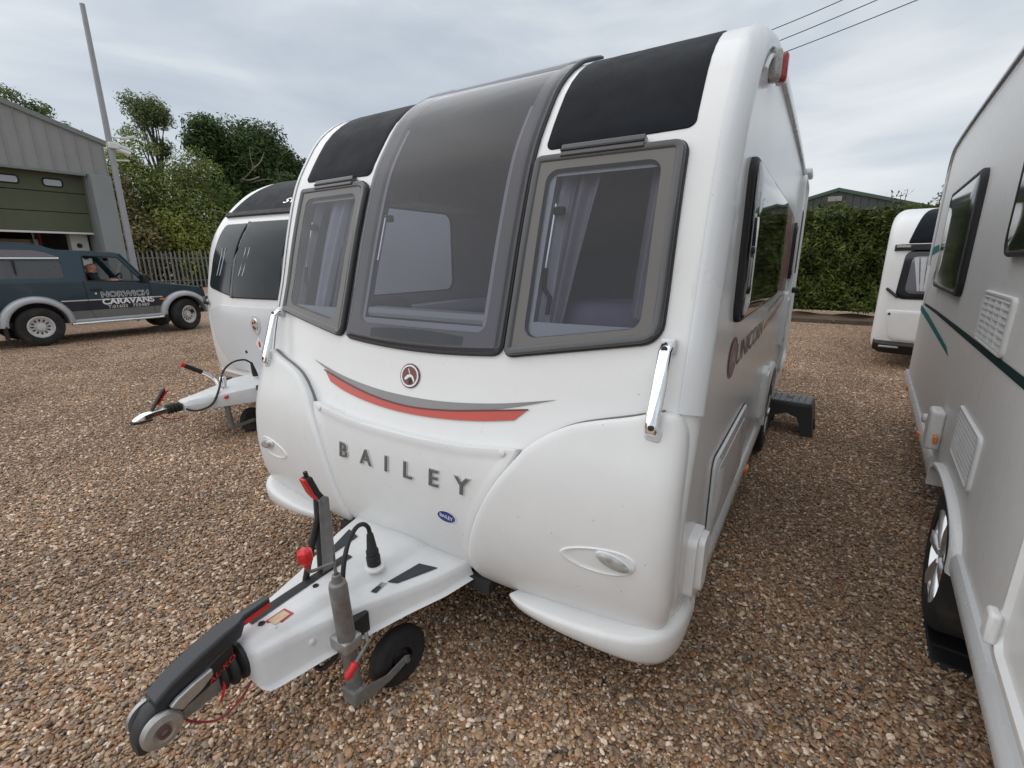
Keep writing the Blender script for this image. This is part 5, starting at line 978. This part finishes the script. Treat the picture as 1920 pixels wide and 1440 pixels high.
# lamp post with cameras
PO = thing('lamp_post', 'tall grey steel post with camera brackets rising beside the workshop', 'post', (-16, 4.80, 0))
MB().tube([(0, 0, 0), (0, 0, 1.2), (0, 0, 4.9), (.01, 0, 8.2)], [.095, .088, .075, .058], 14).build('shaft', mat('post_grey', (.36, .37, .39), .5, metal=.2, noise=(4, .1)), PO)
MB().lathe([(.06, 0), (.03, .03)], (.01, 0, 8.2), (0, 0, 1), 12).build('cap', WHITE2, PO)
for z, y, m_ in ((5.05, .42, TRIM), (4.45, .40, TRIM)):
    MB().tube([(0, 0, z-.05), (0, y*.6, z-.02), (0, y, z)], .022, 8).build('bracket', WHITE2, PO)
MB().box((0, .48, 5.07), (.14, .36, .07), Matrix.Rotation(.35, 3, 'X')).build('floodlight', TRIM, PO, bevel=.02); MB().tube([(0, .2, 4.80), (0, .46, 4.74)], .06, 12).build('camera_body', WHITE2, PO, bevel=0); MB().box((.03, .05, 4.78), (.22, .24, .16)).build('junction_box', WHITE2, PO, bevel=.02)
MB().tube([(.05, .1, 4.7), (.1, .42, 4.62)], .055, 12).build('camera_body', WHITE2, PO)
# palisade fence
A_, B_ = Vector((-34.7, 10.6, 0)), Vector((-30.3, 20.9, 0)); dv = (B_-A_); Ln = dv.length; dv.normalize(); nv = Vector((dv.y, -dv.x, 0))
FE = thing('palisade_fence', 'galvanised grey palisade fence in front of the trees', 'fence', A_, math.atan2(dv.y, dv.x))
fm = mat('fence_galvanised', (.24, .25, .25), .55, metal=.3, noise=(3, .2))
pal = MB().prism([(-.045, -.02, .05), (-.02, -.03, .05), (.02, -.03, .05), (.045, -.02, .05), (.03, .0, .05), (-.03, .0, .05)], (0, 0, 2.12)); pal.loft([[(x*k, y*k-.0, z) for x, y in ((-.045, -.02), (.045, -.02), (.03, 0), (-.03, 0))] for k, z in ((1, 2.17), (.25, 2.30))]); pm_ = pal.mesh('pale', fm, 0)
for k in range(int(Ln/.235)):
    o = bpy.data.objects.new('pale', pm_); link(o, FE); o.location = (.235*k, random.uniform(-.008, .008), random.uniform(-.01, .01))
for z in (.45, 1.85): MB().box((Ln/2, .04, z), (Ln, .04, .06)).build('rail', fm, FE, smooth=0)
for k in range(5): MB().box((2.75*k+.1, .10, 1.1), (.1, .1, 2.2)).build('fence_post', fm, FE, smooth=0)
# ================================================================ vegetation
def leafmat(name, cols, rough=.55, trans=.25):
    m = bpy.data.materials.new(name); m.use_nodes = True; t = m.node_tree; b = t.nodes['Principled BSDF']; n = t.nodes.new
    g_ = n('ShaderNodeNewGeometry'); r = n('ShaderNodeValToRGB'); el = r.color_ramp.elements
    while len(el) < len(cols): el.new(.5)
    for i, (q, c) in enumerate(zip(el, cols)): q.position = i/(len(cols)-1); q.color = (*c, 1)
    t.links.new(g_.outputs['Random Per Island'], r.inputs['Fac'])
    tc_ = n('ShaderNodeTexCoord'); nz = n('ShaderNodeTexNoise'); nz.inputs['Scale'].default_value = .55; nz.inputs['Detail'].default_value = 2
    mr = n('ShaderNodeMapRange'); mr.inputs['From Min'].default_value = .3; mr.inputs['From Max'].default_value = .7; mr.inputs['To Min'].default_value = .75; mr.inputs['To Max'].default_value = 1.25
    sc = n('ShaderNodeVectorMath'); sc.operation = 'SCALE'; t.links.new(tc_.outputs['Object'], nz.inputs['Vector']); t.links.new(nz.outputs['Fac'], mr.inputs['Value']); t.links.new(r.outputs['Color'], sc.inputs[0]); t.links.new(mr.outputs['Result'], sc.inputs['Scale'])
    t.links.new(sc.outputs['Vector'], b.inputs['Base Color']); b.inputs['Roughness'].default_value = rough; b.inputs['Specular IOR Level'].default_value = .3
    tl = n('ShaderNodeBsdfTranslucent'); mx = n('ShaderNodeMixShader'); mx.inputs['Fac'].default_value = trans; o = t.nodes['Material Output']
    t.links.new(sc.outputs['Vector'], tl.inputs['Color']); t.links.new(b.outputs[0], mx.inputs[1]); t.links.new(tl.outputs[0], mx.inputs[2]); t.links.new(mx.outputs[0], o.inputs['Surface']); return m
DARKL = leafmat('oak_leaves', [(0.026, 0.052, 0.014), (0.043, 0.083, 0.024), (0.066, 0.119, 0.034), (0.096, 0.150, 0.044)])
WILL = leafmat('ash_leaves', [(0.069, 0.106, 0.034), (0.110, 0.165, 0.054), (0.171, 0.222, 0.087), (0.221, 0.252, 0.116)])
MIDL = leafmat('hazel_leaves', [(0.085, 0.131, 0.034), (0.140, 0.206, 0.048), (0.206, 0.271, 0.060), (0.281, 0.328, 0.085), (0.356, 0.300, 0.150)])
MIDD = leafmat('thorn_leaves', [(0.054, 0.100, 0.025), (0.090, 0.154, 0.036), (0.136, 0.200, 0.051), (0.200, 0.254, 0.073)])
YELL = leafmat('willow_leaves', [(0.126, 0.160, 0.034), (0.203, 0.236, 0.051), (0.288, 0.321, 0.068), (0.355, 0.338, 0.101)])
BROL = leafmat('elder_leaves', [(0.078, 0.094, 0.031), (0.140, 0.156, 0.047), (0.234, 0.203, 0.086), (0.406, 0.312, 0.203)])
HEDL = leafmat('hedge_leaves', [(0.025, 0.041, 0.008), (0.046, 0.070, 0.011), (0.070, 0.103, 0.017), (0.108, 0.137, 0.023), (0.151, 0.161, 0.033)])
BARK = mat('bark', (.085, .07, .055), .9, noise=(6, .35), bump=(14, .4)); DEAD = mat('dead_wood', (.30, .26, .21), .85, noise=(8, .2))
def leaf_quads(P, Nn, size, flat=.5):
    """P leaf centres, Nn outward bias; returns bent leaf cards (2 quads each)"""
    n = len(P); d = RNG.normal(size=(n, 3)); d /= np.linalg.norm(d, axis=1)[:, None]; nr = d*(1-flat)+Nn*flat+np.array([0, 0, .25]); nr /= np.linalg.norm(nr, axis=1)[:, None]
    a = np.cross(nr, RNG.normal(size=(n, 3))); a /= np.linalg.norm(a, axis=1)[:, None]; b = np.cross(nr, a); s = (size*RNG.uniform(.6, 1.4, n))[:, None]
    a *= s; b *= s*.62; q = nr*s*.18
    V = np.stack([P-a, P-a*.15+b*.5-q*.2, P-a*.15-b*.5-q*.2, P+a*.35+b*.45, P+a*.35-b*.45, P+a-q], 1).reshape(-1, 3)
    i = np.arange(n)[:, None]*6; F = np.concatenate([i+np.array([[0, 2, 1, 1]]), ], 0)
    tri = np.concatenate([i+np.array([[0, 2, 1]]), i+np.array([[3, 4, 5]])], 0); quad = i+np.array([[1, 2, 4, 3]])
    return V, tri, quad
def leaves_obj(name, V, tri, quad, m, parent):
    me = bpy.data.meshes.new(name); nv = len(V); me.vertices.add(nv); me.vertices.foreach_set('co', V.ravel().astype(np.float32))
    loops = np.concatenate([tri.ravel(), quad.ravel()]).astype(np.int32); me.loops.add(len(loops)); me.loops.foreach_set('vertex_index', loops)
    st = np.concatenate([np.arange(len(tri))*3, len(tri)*3+np.arange(len(quad))*4]).astype(np.int32); me.polygons.add(len(st)); me.polygons.foreach_set('loop_start', st)
    me.update(calc_edges=True); me.validate(); me.materials.append(m); o = bpy.data.objects.new(name, me); link(o, parent); return o
def clumps(cl, per, size, fill=.35):
    P = []; Nn = []
    for c, r in cl:
        k = max(6, int(per*(r[0]*r[1]+r[1]*r[2]+r[0]*r[2])/3)); d = RNG.normal(size=(k, 3)); d /= np.linalg.norm(d, axis=1)[:, None]
        rad = np.where(RNG.random(k) < fill, RNG.uniform(.3, 1, k), RNG.normal(.95, .13, k))[:, None]
        P.append(np.array(c)+d*rad*np.array(r)); Nn.append(d)
    return leaf_quads(np.concatenate(P), np.concatenate(Nn), size)
def tree(name, label, cat, base, trunk, cl, per, size, m, group=None, limbs=(), tr=.3, bark=None):
    o = thing(name, label, cat, base, 0, group); t_ = MB(); H = trunk
    pts = [(0, 0, -.1), (.1, .05, H*.3), (-.05, .15, H*.65), (.1, .1, H)]; t_.tube(pts, [tr, tr*.8, tr*.6, tr*.35], 10)
    for c, r in list(cl)[::max(1, len(cl)//14)]:
        s = random.uniform(.35, .9); p0 = Vector(pts[1]).lerp(Vector(pts[3]), s); p1 = Vector(c); pm__ = p0.lerp(p1, .5)+Vector((random.uniform(-.3, .3), random.uniform(-.3, .3), random.uniform(0, .4)))
        t_.tube([p0, pm__, p1], [tr*.4, tr*.25, tr*.08], 6)
    t_.build('trunk', bark or BARK, o, smooth=60)
    for L_ in limbs: MB().tube(catmull(L_, 4), list(np.linspace(.06, .015, 4*(len(L_)-1)+1)), 6).build('dead_branch', DEAD, o)
    V, tri, quad = clumps(cl, per, size); leaves_obj('crown', V, tri, quad, m, o); return o
def blob(n, c, r, sub, seed, squash=1., shell=.7):
    rg = np.random.default_rng(seed); out = []
    for _ in range(n):
        d = rg.normal(size=3); d /= np.linalg.norm(d); q = np.array(c)+d*np.array(r)*rg.uniform(shell, 1.0); s = rg.uniform(sub*.6, sub*1.35); out.append((q, (s, s, s*.8*squash)))
    return out
vdir = Vector((fw.x, fw.y, 0)).normalized()
# trees behind the fence (local coordinates relative to each base)
tree('ash_tree', 'tall slender feathery tree rising above the bushes left of the dark oak', 'tree', (-40.9, 16.4, 0), 11, blob(42, (0, .1, 11.9), (1.2, 1.5, 1.25), .62, 3, shell=.3)+blob(6, (.2, -1.4, 10.1), (.4, .4, .9), .40, 4)+blob(8, (.2, .85, 10.0), (.5, .45, 1.0), .45, 5)+blob(9, (0, -.2, 9.9), (.5, 1.0, .6), .42, 6), 420, .10, WILL, 'trees behind the fence', tr=.20)
tree('oak_tree', 'broad dark green oak with bare dead branches above the bushes', 'tree', (-39.1, 22.4, 0), 9, blob(95, (0, .2, 9.3), (2.6, 3.9, 2.9), 1.25, 11, shell=.5)+blob(34, (.6, -3.5, 10.3), (.8, 1.3, 1.4), .75, 12, shell=.3)+blob(40, (0, 4.3, 8.0), (1.6, 2.1, 2.2), 1.05, 13)+blob(22, (.5, -1, 6.6), (1.6, 3.0, 1.4), 1.0, 14), 340, .15, DARKL, 'trees behind the fence',
     limbs=[[(2.0, -2.0, 7.6), (3.5, -1.9, 8.3), (4.0, -2.2, 9.0), (4.2, -2.3, 9.7)], [(3.5, -1.9, 8.3), (4.0, -1.5, 8.8), (4.2, -1.2, 9.5)], [(2.0, -1.4, 7.5), (3.8, -1.0, 7.7), (4.3, -.3, 7.6), (4.4, .4, 7.9)], [(3.6, -1.5, 7.8), (4.1, -2.6, 7.4), (4.3, -3.3, 7.4)]], tr=.5)
tree('poplar_tree', 'grey green tree showing over the workshop roof', 'tree', (-43, 10.3, 0), 9.5, blob(30, (0, -1.4, 11.0), (1.0, 1.8, 1.1), .6, 21)+blob(12, (0, .6, 10.6), (.7, .6, 1.2), .5, 22)+blob(20, (.2, 2.0, 9.6), (.7, .9, 1.2), .55, 23)+blob(10, (.3, 3.2, 8.6), (.5, .5, 1.0), .45, 24), 380, .11, WILL, 'trees behind the fence', tr=.22)
for i, (x, y, zc_, r, s_, m_, lab) in enumerate((
    (-37.2, 13.6, 6.0, (1.7, 1.7, 3.6), .95, 0, 'large rounded olive green bush behind the grey post'),
    (-36.2, 16.2, 5.0, (1.6, 1.9, 3.8), 1.0, 0, 'mid green bush below the feathery tree behind the fence'),
    (-36.0, 19.0, 3.9, (1.6, 1.7, 3.0), 1.0, 1, 'green bush just left of the white caravan roof'),
    (-34.6, 14.9, 2.6, (1.0, 1.6, 2.0), .75, 2, 'low yellow green bush right behind the fence pales'),
    (-36.4, 12.0, 4.2, (.9, .8, 3.6), .7, 3, 'narrow bush with brownish leaves between the workshop column and the post'),
    (-35.0, 12.6, 2.4, (.9, 1.2, 2.0), .7, 3, 'low bush with pale blossom at the left end of the fence'),
    (-34.2, 17.2, 2.2, (1.0, 1.6, 1.8), .75, 2, 'low light green bush behind the right end of the fence'),
    (-35.4, 23.0, 4.6, (1.8, 2.4, 3.8), 1.1, 4, 'dark bush hidden partly by the white caravan roofs'))):
    tree('bush', lab, 'bush', (x, y, 0), zc_*.9, blob(44, (0, 0, zc_), r, s_, 40+i, shell=.35), 330, .125, (MIDL, MIDD, YELL, BROL, DARKL)[m_], 'bushes behind the fence', tr=.14)
UG = 16000; s0 = RNG.uniform(-2, 16, UG); P = np.stack([-35.9+s0*.39, 11.2+s0*.92, RNG.beta(1.2, 1.6, UG)*3.6], 1)+np.stack([RNG.normal(-.6, .5, UG), RNG.normal(0, .4, UG), 0*s0], 1)
V, tri, quad = leaf_quads(P, np.tile([[.8, -.4, .3]], (UG, 1)), .15, .4); ug = leaves_obj('undergrowth', V, tri, quad, MIDD, None); struct(ug, 'stuff'); ug['label'] = 'tangled green undergrowth behind the palisade fence'
# hedge along the back
HG = thing('hedge', 'long dense green hedge behind the gravel at the right', 'hedge', (0, 14.3, 0))
HX0, HX1 = -2.5, 8.5; nL = 32000
P = np.stack([RNG.uniform(HX0, HX1, nL), np.zeros(nL), RNG.uniform(.25, 2.85, nL)], 1)
face = RNG.random(nL) < .80; wob = .12*np.sin(P[:, 0]*2.1+P[:, 2]*1.3)+.09*np.sin(P[:, 0]*4.7-P[:, 2]*3.1)+.09*np.sin(P[:, 2]*5.3+P[:, 0])+.07*np.sin(P[:, 0]*9.1+P[:, 2]*7.7)
P[:, 1] = np.where(face, -.05+wob+RNG.normal(0, .07, nL), RNG.uniform(0, 1.3, nL)); P[:, 2] = np.where(face, P[:, 2], 2.74+.12*np.sin(P[:, 0]*1.7)+.09*np.sin(P[:, 0]*5.1)+np.abs(RNG.normal(0, .09, nL)))
Nn = np.where(face[:, None], np.array([[0, -1., .2]]), np.array([[0, -.2, 1.]]))
V, tri, quad = leaf_quads(P, Nn, .066, .45); leaves_obj('foliage', V, tri, quad, HEDL, HG)
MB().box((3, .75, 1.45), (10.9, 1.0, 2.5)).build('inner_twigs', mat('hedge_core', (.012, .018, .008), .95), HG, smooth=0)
# straggling shoots above the hedge
for i, (x, n_, h0) in enumerate(((3.0, 5, .7), (3.7, 9, 1.25), (4.6, 8, 1.0))):
    o = thing('shoot_cluster', ('thin leafy shoots poking above the hedge left of the far caravan', 'tallest leafy shoots above the hedge by the silver caravan', 'leafy shoots above the hedge behind the silver caravan')[i], 'shoots', (x, 14.6, 2.5), 0, 'shoots above the hedge'); st_ = MB(); PP = []
    for k in range(n_):
        dx, dy, hh = random.uniform(-.5, .5), random.uniform(-.3, .3), h0*random.uniform(.6, 1.1); q = [Vector((dx*.3, dy, 0)), Vector((dx*.7, dy, hh*.5)), Vector((dx*1.1+.1, dy, hh))]; st_.tube(q, [.014, .010, .005], 5)
        for s in np.linspace(.15, 1, 16): 
            p_ = q[0].lerp(q[1], s*2) if s < .5 else q[1].lerp(q[2], s*2-1); PP.append(np.array(p_)+RNG.normal(0, .04, 3))
    st_.build('stems', BARK, o); PP = np.array(PP); V, tri, quad = leaf_quads(PP, np.tile([[0, 0, 1.]], (len(PP), 1)), .055, .2); leaves_obj('leaves', V, tri, quad, leafmat('shoot_leaves_%d' % i, [(.06, .05, .03), (.10, .10, .04), (.13, .09, .06)]), o)
# earth strip and timber edging
E_ = mat('bare_earth', (.17, .115, .075), .95, noise=(3, .35), bump=(25, .6))
ea = MB().grid(lambda u, v: (-3+12*u, 13.25+1.25*v, .02+.10*v+.05*math.sin(u*61)*math.sin(v*7)*v), 60, 8).build('earth_bank', E_, smooth=60, recalc=False); struct(ea)
sl = MB().box((0, 0, 0), (1.55, .12, .11)).mesh('timber_sleeper', mat('old_timber', (.10, .085, .065), .85, noise=(6, .35), bump=(30, .3)), 0)
for k in range(5):
    o = bpy.data.objects.new('timber_edging', sl); link(o); o.location = (-.6+1.6*k, 13.2+random.uniform(-.03, .03), .035); o.rotation_euler = (0, random.uniform(-.01, .01), random.uniform(-.02, .02))
    tag(o, ('dark timber edging board hidden mostly behind the large caravan', 'dark timber edging board nearest the rear of the large caravan', 'dark timber edging board in front of the hedge, mid gap', 'dark timber edging board just left of the far caravan', 'dark timber edging board behind the far caravan')[k], 'edging', 'timber edging boards')
# barn beyond the hedge
BN = thing('barn', 'dark green barn with low gable rising behind the hedge', 'building', (1.6, 44, 0))
bg_ = mat('dark_green_sheeting', (.045, .055, .055), .55, noise=(1, .2)); zc = 6.75; sl_ = .28
rf = lambda x: zc-abs(x)*sl_
for k in range(26):
    x0, x1 = -6.5+.5*k, -6.0+.5*k; MB().prism([(x0+.015, 0, 0), (x1-.015, 0, 0), (x1-.015, 0, rf(x1)-.1), (x0+.015, 0, rf(x0)-.1)], (0, .08, 0)).build('sheet_panel', bg_, BN, smooth=0)
MB().box((0, .2, 2.2), (13, .1, 4.4)).build('backing', BLACK, BN, smooth=0)
MB().prism([(-7, -.15, rf(7)), (0, -.15, zc+.02), (7, -.15, rf(7)), (7, -.15, rf(7)-.22), (0, -.15, zc-.22), (-7, -.15, rf(7)-.22)], (0, .1, 0)).build('barge_board', mat('barge_green', (.04, .085, .06), .5), BN, smooth=0)
MB().add([(-7, -.1, rf(7)), (0, -.1, zc), (7, -.1, rf(7)), (-7, 16, rf(7)), (0, 16, zc), (7, 16, rf(7))], [(0, 1, 4, 3), (1, 2, 5, 4)]).build('roof', mat('barn_roof', (.09, .095, .095), .6), BN, smooth=0)
MB().box((-.15, -.05, zc-.75), (.9, .06, .35)).build('gable_vent', mat('vent_grey', (.25, .25, .24), .6), BN, smooth=0)
MB().box((0, 8, 2.2), (13.2, 15.8, 4.3)).build('side_walls', bg_, BN, smooth=0)
# overhead cables
for i, (a, b) in enumerate((((-3.43, 38.24, 16.23), (.104, 38.51, 17.045)), ((-2.887, 38.3, 15.52), (1.9, 38.53, 16.61)), ((-2.345, 38.355, 14.82), (3.848, 38.46, 16.1)))):
    a, b = Vector(a), Vector(b); d = b-a; p = [a+d*s+Vector((0, 0, -.02*(1-(2*s-1)**2)+.012*(s-.5)**2)) for s in np.linspace(-3.5, 12, 50)]
    o = MB().tube(p, .026, 6).build('overhead_cable', BLACK); tag(o, ('uppermost of the three thin overhead cables', 'middle one of the three thin overhead cables', 'lowest of the three thin overhead cables')[i], 'cable', 'overhead cables')
